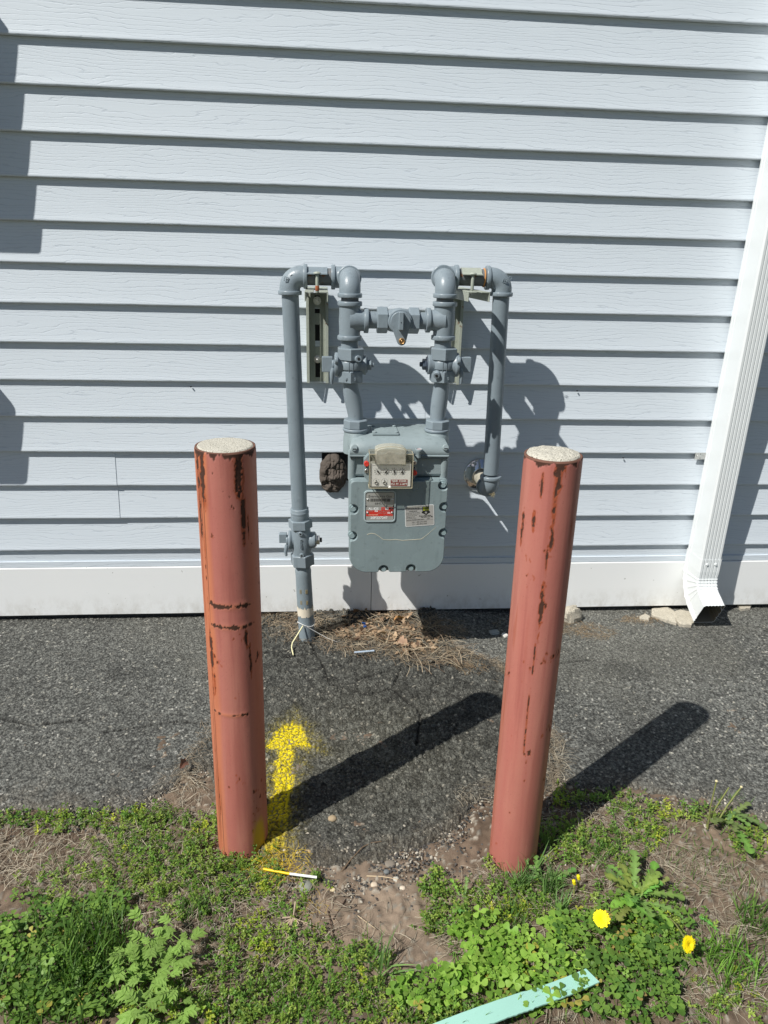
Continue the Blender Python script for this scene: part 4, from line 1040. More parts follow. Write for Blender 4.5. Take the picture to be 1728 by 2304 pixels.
# far ground, one sheet out to the horizon
me = M().add([(-80, -80, -.345), (80, -80, -.345), (80, 30, -.345), (-80, 30, -.345)], [(0, 1, 2, 3)])
g0 = build(me, 'ground', m_simple('turf_far', (.055, .07, .035), .95, 0, .5, 30, .3)); g0['kind'] = 'structure'
# soil
X, Y = grid(-2.4, 2.9, -2.6, -.62, .0048)
fine = 1
z = soil_z(X, Y); f1 = fbm(X*60, Y*60, 33, 3); f2 = fbm(X*16, Y*16, 35, 3)
b1, b2, r1, r2 = cells(X, Y, .010, 91)
peb = (r1 > .80)*np.clip(1-(b1/.42)**2, 0, 1)
z = z+.015*(f1-.5)+.010*(f2-.5)+.005*peb
border = np.minimum.reduce([X+2.4, 2.9-X, Y+2.6]); z = z-.05*sst(.06, .0, border)
# dry sandy soil, darker in random patches (a colour of the soil itself)
t = np.clip(fbm(X*5, Y*5, 44, 4)*1.5-.25, 0, 1)[..., None]
sandy = np.exp(-((X-.16)/.17)**2-((Y+1.24)/.13)**2)[..., None]
cl = fbm(X*75, Y*75, 48, 3)[..., None]; tone = (np.array([.105, .074, .052])*(1-t)+np.array([.20, .150, .108])*t)*(.55+.9*cl)
tone = tone*(1-sandy*.8)+np.array([.29, .225, .165])*(.75+.5*cl)*sandy*.8
grav = np.exp(-((X-.08)/.24)**2-((Y+1.12)/.09)**2); gsel = ((grav*(r2 > .3) > .35)*1.0)[..., None]
pc = np.stack([.13+.28*r2, .12+.25*r2, .10+.20*r2], -1)
pm = np.clip(peb*2, 0, 1)[..., None]; tone = tone*(1-pm)+pc*pm
V = np.stack([X, Y, z], -1).reshape(-1, 3)
o = raw_mesh('soil', V, quads(*X.shape), SOIL, tone.reshape(-1, 3), True, kind='structure')
# asphalt
X, Y = grid(-2.2, 2.7, -1.24, .034, .0031)
za, e = asph_z(X, Y); pmk = patch_mask(X, Y)
b1, b2, r1, r2 = cells(X, Y, .0062, 11); c1, c2, q1, q2 = cells(X, Y, .0125, 57)
gap1 = sst(.0, .30, b2-b1); gap2 = sst(.0, .35, c2-c1)
ho = .0016*gap1*(.4+r1)                                     # old worn surface
big = fbm(X*26, Y*26, 14, 3)
hn = .0062*gap2*(.30+1.0*q1)*sst(.30, .62, big)+.0016*gap1*(.4+r1)+.003*(big-.5)     # coarse young patch
lumpy = fbm(X*9, Y*9, 15, 3)
near = sst(-.22, -.05, Y)
h = ho*(1-pmk)+hn*pmk*(1+.9*near)
dsR = poly_d(X, Y, SEAM_R); dsL = poly_d(X, Y, SEAM_L)
h = h-.006*np.exp(-((dsR+.010*(fbm(X*30, Y*30, 5)-.5))/.007)**2)-.004*np.exp(-(dsL/.008)**2)
# cracks
cr = np.minimum.reduce([poly_d(X, Y, [(-.055, -.18), (-.03, -.27), (-.005, -.34), (.01, -.44)]), poly_d(X, Y, [(.44, -.24), (.36, -.33), (.24, -.36), (.10, -.42)]), poly_d(X, Y, [(-.30, -.62), (-.42, -.60), (-.60, -.64)]), poly_d(X, Y, [(.55, -.34), (.68, -.36), (.86, -.34)]), poly_d(X, Y, [(.24, -.36), (.20, -.47), (.27, -.60), (.24, -.74)]), poly_d(X, Y, [(.01, -.44), (.12, -.50), (.20, -.47)]), poly_d(X, Y, [(-.24, -.22), (-.14, -.28), (-.03, -.27)]), poly_d(X, Y, [(-.95, -.55), (-.80, -.60), (-.66, -.58)])])
cr = cr+.006*(fbm(X*50, Y*50, 66)-.5); h = h-.007*np.exp(-(cr/.0030)**2)
z = za+h
grow = (r2-.5)
base_o = np.array([.128, .129, .121])*(.40+1.10*r1**1.3)[..., None]*(.80+.42*fbm(X*6, Y*6, 9, 4))[..., None]
pale_stone = sst(.935, .95, r2)*gap1*(r1 > .3)*sst(.30, .55, fbm(X*4, Y*4, 29, 3)+.25*r1); tan_ = _h(np.floor(X/.02).astype(np.int64), np.floor(Y/.02).astype(np.int64), 5)[..., None]  # pale worn stones scattered by noise
stone = np.array([.46, .43, .36])*tan_+np.array([.55, .54, .51])*(1-tan_)
tone_o = base_o*(1-pale_stone[..., None]*.75)+stone*pale_stone[..., None]*.75
dust = sst(.45, .75, fbm(X*3.1, Y*3.1, 19, 4))[..., None]; tone_o = tone_o*(1-.35*dust)+np.array([.15, .145, .125])*.35*dust
tone_n = np.array([.078, .078, .071])*(.45+.8*q1)[..., None]*(.6+.9*r1)[..., None]
sp_ = ((r2 > .975)*gap1)[..., None]; tone_n = tone_n*(1-sp_)+np.array([.30, .28, .24])*sp_
warm = np.exp(-((X-.1)/.3)**2-((Y+.75)/.25)**2)[..., None]; tone_n = tone_n+np.array([.018, .016, .008])*warm
tone = tone_o*(1-pmk[..., None])+tone_n*pmk[..., None]
soilmix = sst(.10, -.01, e+.05*(fbm(X*35, Y*35, 6)-.5)*2)[..., None]*.45
tone = tone*(1-soilmix)+np.array([.15, .125, .095])*soilmix
sdirt = (np.exp(-(dsR/.018)**2)*sst(.4, .6, fbm(X*40, Y*40, 8)))[..., None]*.7; tone = tone*(1-sdirt)+np.array([.22, .17, .12])*sdirt
# painted arrow: sprayed head and shaft
a0, a1 = (gp(648, 1675).x, gp(648, 1675).y), (gp(617, 1900).x, gp(617, 1900).y)
def hd(x, y):
    # triangular head
    T3 = [tuple(gp(603, 1682)[:2]), tuple(gp(688, 1682)[:2]), tuple(gp(656, 1640)[:2])]
    s_ = 9.0
    for k in range(3):
        ax, ay = T3[k]; bx, by = T3[(k+1) % 3]; L = math.hypot(bx-ax, by-ay); s_ = np.minimum(s_, ((bx-ax)*(y-ay)-(by-ay)*(x-ax))/L)
    return s_+.012
hb = gp(655, 1655); sh_ = np.maximum(.0235-seg_d(X, Y, a0, a1), .032-np.hypot(X-hb.x, (Y-hb.y)*.8))
nz_ = .013*(fbm(X*38, Y*38, 23, 4)-.5)*2
dist = np.maximum(hd(X, Y), sh_)+nz_
cov_ = sst(-.005, .008, dist)*.97*(1-.55*sst(-.93, -1.04, Y))
keepy = sst(.34, .70, gap2*.75+gap1*.35+.5*(fbm(X*110, Y*110, 3)-.5))
crk = np.exp(-(cr/.0045)**2); tone = tone*(1-.65*crk[..., None])
wear = fbm(X*1.6+3, Y*1.6, 90, 4)[..., None]; tone = tone*(.72+.56*wear)
for sx_, sy_, sr_ in ((-.62, -.35, .10), (.95, -.40, .13), (.75, -.75, .07), (-.45, -.78, .06), (.25, -.52, .09)):
    st2 = sst(1.0, .35, np.hypot(X-sx_, (Y-sy_)*1.6)/sr_+.9*(fbm(X*14, Y*14, 93, 3)-.5))[..., None]; tone = tone*(1-.28*st2)
spray = sst(-.070, .0, dist)**2*(.05+.30*sst(.52, .78, fbm(X*240, Y*240, 12, 2)))
paint = np.clip(cov_*keepy+spray, 0, 1)*sst(-1.13, -1.08, Y)
V = np.stack([X, Y, z], -1).reshape(-1, 3); keep = (e > -.045).ravel()
F = quads(*X.shape, keep=keep)
raw_mesh('asphalt_pavement', V, F, ASPH, tone.reshape(-1, 3), True, extra={'paint': paint.ravel()}, kind='structure')

# ------------------------------------------------------------------ scatter helper
def scatter(name, V0, F0, pos, scale, yaw, tilt, taz, col, mat, vcol=None, kind='stuff', smooth=True):
    """copies of a small template joined into one mesh of uncountable stuff"""
    V0 = np.asarray(V0, float); F0 = np.asarray(F0); n = len(pos); P = V0[None]*scale[:, None, None]
    c, s_ = np.cos(yaw)[:, None], np.sin(yaw)[:, None]
    x = P[..., 0]*c-P[..., 1]*s_; y = P[..., 0]*s_+P[..., 1]*c; z = P[..., 2]
    # tilt about the horizontal axis at azimuth taz (rodrigues)
    kx, ky = np.cos(taz)[:, None], np.sin(taz)[:, None]; ct, st_ = np.cos(tilt)[:, None], np.sin(tilt)[:, None]
    dot = kx*x+ky*y
    X_ = x*ct+(ky*z)*st_+kx*dot*(1-ct); Y_ = y*ct+(-kx*z)*st_+ky*dot*(1-ct); Z_ = z*ct+(kx*y-ky*x)*st_
    V = np.stack([X_+pos[:, 0:1], Y_+pos[:, 1:2], Z_+pos[:, 2:3]], -1).reshape(-1, 3)
    F = (F0[None]+(np.arange(n)*len(V0))[:, None, None]).reshape(-1, F0.shape[1])
    C = np.repeat(col[:, None, :], len(V0), 1)
    if vcol is not None: C = C*vcol[None]
    return raw_mesh(name, V, F, mat, C.reshape(-1, 3), smooth, kind=kind)
def quadstrip(L, R):
    n = len(L); V = list(L)+list(R); return V, [(i, i+1, n+i+1, n+i) for i in range(n-1)]
def join_t(parts):
    V = []; F = []
    for v, f in parts:
        o = len(V); V += [tuple(p) for p in v]; F += [tuple(i+o for i in q) for q in f]
    return np.array(V), np.array(F)
def leaf_t(L, W, bend, o=(0, 0, 0), az=0, el=0, n=4, shape=lambda t: math.sin(PI*t**.8)):
    lp, rp, mp = [], [], []
    for i in range(n+1):
        t = i/n; w_ = W*shape(min(max(t, .02), .98)); r = L*t; h = math.sin(el)*r-bend*L*t*t; rr = math.cos(el)*r
        for lst, sgn in ((lp, 1), (rp, -1)):
            x, y = rr, sgn*w_; lst.append((o[0]+x*math.cos(az)-y*math.sin(az), o[1]+x*math.sin(az)+y*math.cos(az), o[2]+h+.18*w_))
        mp.append((o[0]+rr*math.cos(az), o[1]+rr*math.sin(az), o[2]+h))
    V = lp+mp+rp; k = n+1
    F = [(i, i+1, k+i+1, k+i) for i in range(n)]+[(k+i, k+i+1, 2*k+i+1, 2*k+i) for i in range(n)]
    return V, F
def stem_t(P, w_):
    V = []; F = []
    for i, p in enumerate(P):
        for a in range(3): V.append((p[0]+w_*math.cos(a*2.09), p[1]+w_*math.sin(a*2.09), p[2]))
    for i in range(len(P)-1):
        for a in range(3): F.append((i*3+a, i*3+(a+1) % 3, i*3+3+(a+1) % 3, i*3+3+a))
    return V, F
def cand(n, x0=-1.15, x1=1.55, y0=-1.62, y1=-.72):
    return RNG.uniform(x0, x1, n), RNG.uniform(y0, y1, n)
def blobs(px, py, B):
    """strongest of soft blobs given in the survey photo's pixels (x, y, rx, ry, weight)"""
    r = np.zeros_like(px)
    for x, y, rx, ry, w_ in B: r = np.maximum(r, w_*np.exp(-(((px-x)/rx)**2+((py-y)/ry)**2)**1.5))
    return r
def away(x, y):      # keep clear of the posts
    return (np.hypot(x+.187, y+1.018) > .060) & (np.hypot(x-.415, y+1.092) > .060)
def place(n, B, s, thr=.5, amp=.9, freq=22, lo=.0, reg=None):
    x, y = cand(n, *(reg or ())); z = ground_z(x, y); px, py = to_px(x, y, z)
    d = blobs(px, py, B)*(1-amp*.5+amp*fbm(x*freq, y*freq, s, 3)) ; k = (d > thr*RNG.uniform(.55, 1.15, n)) & away(x, y)
    return x[k], y[k], z[k]
def cols(n, a, b, var=.18):
    t = RNG.uniform(0, 1, (n, 1)); c = np.array(a)*(1-t)+np.array(b)*t; return c*RNG.uniform(1-var, 1+var, (n, 1))
U = RNG.uniform
# ---- straw thatch on the soil
straw = []
L_ = .5; pts3 = [(0, 0, 0), (.33, .03, .06), (.66, .01, .05), (1, -.05, -.02)]
sv, sf = quadstrip([(x, y-.013, z) for x, y, z in pts3], [(x, y+.013, z) for x, y, z in pts3])
B = [(400, 2100, 420, 220, .62), (1350, 2100, 420, 220, .62), (120, 1960, 210, 60, 1.0), (60, 1900, 150, 40, .8), (430, 1770, 40, 50, .75), (400, 1830, 90, 30, .75), (40, 1860, 150, 14, .7), (250, 1850, 120, 12, .7), (1560, 1990, 160, 70, 1.15), (1500, 1930, 120, 40, .9), (1250, 1720, 30, 60, .8),
     (1130, 1960, 90, 40, .7), (300, 1900, 200, 60, .7), (660, 2080, 60, 50, .8), (1560, 2240, 200, 60, .9), (1280, 2060, 80, 50, .7), (700, 2100, 400, 130, .42), (1700, 2100, 120, 120, .6), (1250, 1680, 25, 120, .6), (1060, 1780, 50, 40, .5), (300, 2150, 330, 150, .5), (1000, 2250, 300, 80, .4), (1400, 1850, 250, 50, .6)]
x, y, z = place(52000, B, 201, .46, 1.3, 20); n = len(x)
flow = PI*2*fbm(x*5, y*5, 300, 2)*1.6
scatter('dry_grass_thatch', sv, sf, np.stack([x, y, z+.002+.008*RNG.random(n)], 1), U(.007, .040, n), flow+RNG.normal(0, .8, n), RNG.normal(0, .20, n), U(0, 6.28, n),
        cols(n, (.18, .145, .10), (.50, .44, .34), .30), STRAW)
x, y = cand(9000, -1.1, 1.5, -1.6, -.85); e_ = y-edge_y(x); k = (e_ < .03) & (fbm(x*30, y*30, 333, 3) > .45) & away(x, y); x = x[k]; y = y[k]; n = len(x)
scatter('soil_crumbs', sv, sf, np.stack([x, y, ground_z(x, y)+.002], 1), U(.003, .014, n), U(0, 6.28, n), RNG.normal(0, .3, n), U(0, 6.28, n), cols(n, (.07, .05, .035), (.42, .36, .27), .35), STRAW)
# seam debris on the asphalt
xs_, ys_ = [], []
for P_, w_, k_ in ((SEAM_R, .016, 1000), (SEAM_L[2:], .018, 420)):
    for _ in range(k_):
        i = random.randrange(len(P_)-1); t_ = random.random(); f_ = random.gauss(0, w_)
        xs_.append(P_[i][0]*(1-t_)+P_[i+1][0]*t_+f_); ys_.append(P_[i][1]*(1-t_)+P_[i+1][1]*t_+random.gauss(0, .012))
x = np.array(xs_); y = np.array(ys_); k = fbm(x*14, y*14, 222, 3)+.25*sst(-.4, -.85, y) > .50; x = x[k]; y = y[k]; n = len(x)
scatter('seam_straw', sv, sf, np.stack([x, y, ground_z(x, y)+.003], 1), U(.010, .036, n), U(0, 6.28, n), RNG.normal(0, .12, n), U(0, 6.28, n), cols(n, (.16, .12, .08), (.38, .31, .22), .25), STRAW)
# ---- chickweed / speedwell sprigs
def sprig(n, hgt, ll, lw, seed):
    rr = random.Random(seed); parts = []; P = [(0, 0, 0)]; x = y = 0
    for i in range(n): x += rr.gauss(.0, .0035); y += rr.gauss(.0, .0035); P.append((x, y, hgt*(i+1)/n))
    parts.append(stem_t(P, .0006))
    for i in range(1, n+1):
        a = i*1.57+rr.random()*.6; f = 1-.35*i/n
        for k in (0, PI): parts.append(leaf_t(ll*f*rr.uniform(.8, 1.2), lw*f, .25, P[i], a+k, rr.uniform(.05, .6), 2))
    for k in range(3): parts.append(leaf_t(ll*.6, lw*.5, .0, P[-1], k*2.1, .9, 2))
    return join_t(parts)
BW = [(150, 1852, 220, 22, .85), (340, 1848, 110, 30, .85), (1300, 1800, 90, 22, .75), (1400, 1800, 40, 26, .8), (1500, 1835, 150, 24, .7), (1700, 1890, 60, 40, .7), (300, 2000, 330, 120, .58), (860, 2280, 300, 60, .8), (400, 2250, 380, 90, .6), (1430, 2100, 250, 130, .62), (150, 2180, 200, 120, .55), (1150, 2200, 200, 90, .55), (1640, 2250, 150, 90, .55), (500, 1900, 110, 65, 1.2), (400, 1935, 140, 60, 1.0), (300, 1905, 110, 45, .9), (540, 1985, 90, 70, 1.05), (260, 1870, 60, 25, .6), (90, 1865, 120, 22, .65), (420, 2020, 110, 60, .8), (640, 2040, 55, 40, .8), (600, 2130, 150, 90, .75),
      (560, 2250, 260, 80, 1.0), (760, 2170, 130, 70, .8), (860, 2230, 90, 60, .75), (1320, 1905, 110, 50, 1.0), (1250, 1870, 60, 35, .9), (1440, 1880, 80, 50, .8), (1120, 2040, 130, 60, .95), (980, 2000, 55, 50, .6), (1130, 1945, 40, 30, .8),
      (1610, 1840, 90, 30, .7), (1400, 1960, 60, 40, .6), (1390, 1820, 50, 25, .6), (700, 1990, 45, 25, .6), (130, 1990, 110, 50, .4), (1680, 1900, 60, 60, .6), (1010, 2080, 80, 50, .8), (60, 1915, 50, 25, .4)]
for si, (a, b, nn) in enumerate((((.09, .19, .03), (.19, .33, .06), 14000), ((.14, .24, .035), (.34, .43, .09), 17000))):
    sv2, sf2 = sprig(4, .020, .0085, .0026, 5+si); x, y, z = place(nn, BW, 410+si, .60, 1.6, 30); n = len(x)
    yel_ = (fbm(x*16, y*16, 420, 2) > .66)[:, None]; c = cols(n, a, b, .2); c = c*(1-yel_)+c*np.array([1.5, 1.25, .8])*yel_
    scatter('chickweed', sv2, sf2, np.stack([x, y, z-.002], 1), U(.55, 1.25, n), U(0, 6.28, n), np.abs(RNG.normal(0, .45, n)), U(0, 6.28, n), c, LEAF)
# ---- clover
def clover(ll):
    parts = [stem_t([(0, 0, -.03), (.001, .001, -.015), (0, 0, 0)], .0006)]
    shp = lambda t: (.22+.95*t**.8)*math.sqrt(max(0.0, 1-((t-.62)/.43)**2)) if t > .19 else .25+t
    for k in range(3): parts.append(leaf_t(ll, ll*.46, .18, (0, 0, 0), k*2.094, .22, 4, shp))
    return join_t(parts)
BC = [(50, 2180, 130, 150, 1.1), (120, 2080, 90, 50, .85), (60, 2050, 70, 40, .8), (190, 2240, 110, 80, .9), (1150, 2180, 150, 80, 1.15), (1080, 2120, 80, 60, .9), (960, 2240, 90, 60, .9), (1290, 2110, 90, 45, .8), (1430, 2170, 150, 90, 1.1),
      (1370, 2080, 80, 50, .7), (1560, 2080, 60, 40, .7), (1400, 2260, 180, 60, .8), (240, 2050, 60, 50, .7), (250, 1990, 30, 18, .6), (1180, 2260, 80, 50, .9), (270, 2230, 60, 60, .6)]
cv, cf = clover(.0118)
x, y, z = place(24000, BC, 510, .63, 1.6, 20); n = len(x); px_, py_ = to_px(x, y, z)
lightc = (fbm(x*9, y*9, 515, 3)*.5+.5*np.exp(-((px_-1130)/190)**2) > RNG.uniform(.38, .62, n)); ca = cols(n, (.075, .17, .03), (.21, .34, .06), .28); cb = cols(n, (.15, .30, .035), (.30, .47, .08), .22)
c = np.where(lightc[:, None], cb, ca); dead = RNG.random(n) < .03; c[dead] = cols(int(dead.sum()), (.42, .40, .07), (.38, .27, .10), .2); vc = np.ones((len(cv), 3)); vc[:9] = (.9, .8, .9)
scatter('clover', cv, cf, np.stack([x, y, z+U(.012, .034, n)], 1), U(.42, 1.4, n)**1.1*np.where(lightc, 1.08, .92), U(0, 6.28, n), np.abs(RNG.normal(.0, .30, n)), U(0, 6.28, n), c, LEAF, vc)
# ---- grass
def blade(nseg=5, w_=.022, curl=.6):
    L, R = [], []
    for i in range(nseg+1):
        t = i/nseg; ww = w_*(1-t**1.7)*(.7+.3*min(1, t*4))+.002; x = curl*t*t*.6; z = t*(1-.28*curl*t)
        L.append((x, -ww, z+ww*.3)); R.append((x, ww, z+ww*.3))
    return quadstrip(L, R)
gv, gf = blade()
def grass(name, x, y, z, ln, a, b, spread=.35):
    n = len(x); scatter(name, gv, np.array(gf), np.stack([x, y, z-.003], 1), ln, U(0, 6.28, n), np.abs(RNG.normal(0, spread, n)), U(0, 6.28, n), cols(n, a, b, .22), LEAF)
BG = [(860, 2260, 860, 70, .52), (300, 1950, 300, 90, .40), (1500, 1950, 260, 140, .50), (400, 2160, 120, 90, .35), (1550, 2200, 150, 110, .6), (1180, 1990, 90, 60, .5), (1700, 2100, 80, 150, .7), (1100, 2270, 260, 60, .45), (1250, 2000, 120, 80, .4), (1450, 2280, 200, 50, .5), (830, 2130, 60, 60, .3), (1650, 1800, 60, 30, .4), (330, 2120, 120, 60, .4)]
x, y, z = place(16000, BG, 610, .42, .9, 18); n = len(x); grass('grass', x, y, z, U(.015, .048, n), (.05, .13, .02), (.16, .28, .06))
TUFTS = [(150, 2200, 130, 420, .075, 0), (215, 2170, 60, 200, .085, 0), (80, 2260, 60, 90, .06, 0), (1165, 1990, 24, 60, .065, 1), (1190, 1950, 16, 40, .09, 1), (1240, 2000, 26, 70, .07, 1), (1225, 1890, 20, 30, .06, 1), (1150, 2080, 34, 110, .045, 0), (1260, 2060, 20, 40, .06, 1),
         (1640, 2180, 55, 240, .05, 2), (1700, 2080, 40, 120, .06, 0), (855, 2190, 24, 34, .08, 1), (690, 2280, 60, 90, .05, 2), (1100, 2290, 120, 160, .05, 2), (440, 2060, 30, 60, .05, 0), (1350, 1930, 20, 24, .05, 1), (1180, 1890, 8, 20, .045, 1), (980, 2280, 60, 80, .05, 0)]
XX, YY, LN, CI = [], [], [], []
for (px0, py0, sp0, k0, ln0, ci) in TUFTS:
    c0 = gp(px0, py0, -.268); rad = sp0/900.0
    for _ in range(k0):
        aa = random.uniform(0, 6.28); rr_ = rad*math.sqrt(random.random())*.8; XX.append(c0.x+rr_*math.cos(aa)); YY.append(c0.y+rr_*math.sin(aa)*1.1); LN.append(ln0*random.uniform(.55, 1.25)); CI.append(ci)
XX = np.array(XX); YY = np.array(YY); LN = np.array(LN); CI = np.array(CI); ZZ = ground_z(XX, YY)
for ci, (a, b) in enumerate((((.05, .12, .025), (.15, .26, .05)), ((.08, .17, .045), (.20, .33, .10)), ((.09, .21, .03), (.22, .40, .06)))):
    k = (CI == ci) & away(XX, YY); grass('grass_tuft', XX[k], YY[k], ZZ[k], LN[k], a, b, .42)

# ---- named plants
def leafobj(name, parent, loc, Lf, width_fn, az, el, bend, col, n=64, fold=.16, zwob=.0):
    lp, rp, mp = [], [], []
    for i in range(n+1):
        t = i/n; r = Lf*t; h = math.sin(el)*r-bend*Lf*t*t; rr = math.cos(el)*r
        for lst, sg in ((lp, 1), (rp, -1)):
            w_ = width_fn(t, sg)*Lf; lst.append((loc[0]+rr*math.cos(az)-sg*w_*math.sin(az), loc[1]+rr*math.sin(az)+sg*w_*math.cos(az), loc[2]+h+fold*w_+zwob*math.sin(t*19+sg)))
        mp.append((loc[0]+rr*math.cos(az), loc[1]+rr*math.sin(az), loc[2]+h))
    k = n+1; V = np.array(lp+mp+rp); F = [(i, i+1, k+i+1, k+i) for i in range(n)]+[(k+i, k+i+1, 2*k+i+1, 2*k+i) for i in range(n)]
    c = np.tile(np.array(col), (len(V), 1)); c[k:2*k] = c[k:2*k]*1.35
    return raw_mesh(name, V, F, LEAF, c, False, parent=parent)
def dand_w(ph):
    return lambda t, sg: max(.004, (.014+.125*math.sin(PI*min(1, t*.92))**1.1*(.22+.78*(((t*6.2+ph+.13*sg) % 1.0))**1.4)) if t < .84 else (.10*math.sqrt(max(0, 1-((t-.84)/.165)**2))*1.0+.004))
def rosette(px0, py0, label, nl, Lf, azr=(0, 6.28), lift=.004, color=(.14, .24, .06)):
    c = gp(px0, py0, -.27); zg = float(ground_z(c.x, c.y)); r = empty('dandelion', (c.x, c.y, zg), label, 'dandelion')
    for i in range(nl):
        az = azr[0]+(azr[1]-azr[0])*(i+.5*random.random())/nl
        leafobj('leaf', r, (c.x+random.gauss(0, .012), c.y+random.gauss(0, .010), zg+.006+lift*random.random()), Lf*random.uniform(.5, 1.15), dand_w(random.random()), az, random.uniform(.30, .75), random.uniform(.15, .5), tuple(v*random.uniform(.8, 1.25) for v in color), zwob=.001)
    return r, Vector((c.x, c.y, zg))
def flower(root, base, head, tiltdir, R=.0195):
    h = Vector(head); b = Vector(base); mid = b.lerp(h, .5)+Vector((0, 0, .006))
    build(M().tube([b, b.lerp(mid, .6), mid, mid.lerp(h, .6), h], [.0016, .0015, .0014, .0014, .0016], 8), 'stem', m_simple('stem_green', srgb(132, 138, 80), .5) if 'stem_green' not in bpy.data.materials else bpy.data.materials['stem_green'], root)
    N = Vector(tiltdir).normalized(); a = N.orthogonal().normalized(); b2 = N.cross(a)
    build(M().lathe(h-N*.008, N, [(0, .002), (.003, .0055), (.009, .006)], 12), 'calyx', bpy.data.materials['stem_green'], root)
    m = M()
    for lay, (cnt, rr, up_, w_) in enumerate(((44, 1.0, .05, .0013), (38, .82, .25, .0013), (30, .62, .5, .0012), (24, .40, .8, .0011), (14, .22, 1.1, .0010))):
        for i in range(cnt):
            t = 2*PI*(i+random.random()*.7)/cnt; L = R*rr*random.uniform(.86, 1.08); d = a*math.cos(t)+b2*math.sin(t); s2 = N.cross(d)
            p0 = h+N*.0006*lay; p1 = p0+d*L*.6*math.cos(up_*.7)+N*L*.6*math.sin(up_*.7); p2 = p0+d*L*math.cos(up_*.5)+N*(L*math.sin(up_*.8)*.9)
            m.add([p0-s2*w_*.5, p0+s2*w_*.5, p1-s2*w_, p1+s2*w_, p2-s2*w_*.8, p2+s2*w_*.8], [(0, 1, 3, 2), (2, 3, 5, 4)])
    f = build(m, 'ray_florets', PETAL, root); f['kind'] = 'stuff'
rt1, b1_ = rosette(1430, 2045, 'large dandelion plant with two open yellow flowers, right of the right bollard', 34, .092, lift=.028, color=(.17, .28, .06))
flower(rt1, b1_+Vector((-.02, .0, .004)), tuple(pt(1353, 2067, -1.352)), (-.15, -.6, .8), R=.0152); flower(rt1, b1_+Vector((.05, -.02, .004)), tuple(pt(1549, 2124, -1.405)), (.30, -.80, .52), R=.0150)
rt2, b2_ = rosette(1640, 1850, 'dandelion plant at the asphalt edge with three spent stems', 9, .10, (-2.6, 1.0))
for i, (bx, by, hx, hy, hd_) in enumerate(((1592, 1865, 1612, 1758, 1), (1588, 1860, 1640, 1772, 0), (1612, 1850, 1668, 1771, 1))):
    q = gp(bx, by, -.268); top_ = pt(hx, hy, q.y-.012+.01*i); root_m = Vector((q.x, q.y, float(ground_z(q.x, q.y))-.003))
    build(M().tube([root_m, root_m.lerp(top_, .5)+Vector((-.003, 0, .002)), top_], [.0019, .0017, .0015], 8), 'spent_stem', bpy.data.materials['stem_green'], rt2)
    if hd_: build(M().lathe(top_, (0, 0, 1), [(-.002, .001), (0, .0032), (.002, .0030), (.0032, .001)], 10), 'seed_base', m_simple('seed_cream', srgb(214, 202, 160), .8) if 'seed_cream' not in bpy.data.materials else bpy.data.materials['seed_cream'], rt2)
rt3, b3_ = rosette(1225, 1985, 'young dandelion with two closed yellow buds near the right bollard foot', 5, .085, (-.6, 3.6), color=(.14, .26, .07))
for px0, py0 in ((1292, 1986), (1302, 1975)):
    q = gp(px0, py0+26, -.262); hq = pt(px0, py0, q.y+.004)
    build(M().tube([(q.x, q.y, q.z-.006), tuple(hq)], [.0016, .003], 8), 'bud_stalk', bpy.data.materials['stem_green'], rt3)
    build(M().lathe(hq, (-.3, -.1, 1), [(-.006, .003), (0, .0042), (.004, .0030), (.007, .0036), (.008, .001)], 10), 'bud', PETAL, rt3)
rosette(1060, 2045, 'small broad-leaved rosette on the soil left of the right bollard', 5, .05, (1.0, 5.5), color=(.15, .28, .06))
rosette(1625, 2130, 'small pale rosette near the right edge beside the yellow flower', 4, .045, color=(.16, .28, .06))
# lobed mugwort-like plant
def lobed(root, c, Lf, az, el, col):
    V = []; F = []
    def add_leaf(o, L, W, a, e, n=6):
        shape = lambda t: math.sin(PI*min(1, t**.75))*(1+.35*((t*3.2) % 1.0-.5))
        v, f = leaf_t(L, W, .22, o, a, e, n, shape); k = len(V); V.extend(v); F.extend([tuple(i+k for i in q) for q in f])
    d = Vector((math.cos(az)*math.cos(el), math.sin(az)*math.cos(el), math.sin(el)))
    v, f = stem_t([tuple(Vector(c)+d*Lf*t) for t in (0, .4, .8)], .0008); k = len(V); V.extend(v); F.extend([tuple(i+k for i in q) for q in f])
    add_leaf(tuple(Vector(c)+d*Lf*.52), Lf*.55, Lf*.13, az, el*.6)
    for t, s_ in ((.34, .30), (.50, .44), (.66, .42)):
        for sg in (-1, 1): add_leaf(tuple(Vector(c)+d*Lf*t), Lf*s_, Lf*.085, az+sg*.85, el*.5, 5)
    V = np.array(V); cc = np.tile(np.array(col), (len(V), 1)); return raw_mesh('leaf', V, F, LEAF, cc, False, parent=root)
def mug(px0, py0, label, k, Lr, sprd):
    c = gp(px0, py0, -.26); zg = float(ground_z(c.x, c.y)); r = empty('mugwort', (c.x, c.y, zg), label, 'weed')
    for i in range(k):
        aa = random.uniform(0, 6.28); rr_ = sprd*math.sqrt(random.random()); f = random.uniform(.8, 1.2)
        lobed(r, (c.x+rr_*math.cos(aa), c.y+rr_*math.sin(aa), zg+random.uniform(.010, .050)), Lr*random.uniform(.6, 1.25), random.uniform(0, 6.28), random.uniform(-.1, .5), (.24*f, .38*f, .085*f))
mug(350, 2175, 'pale green plant with lobed leaves at the lower left beside the dark grass', 62, .037, .062)
mug(355, 2285, 'pale green lobed plant at the bottom edge left of centre', 26, .038, .045)

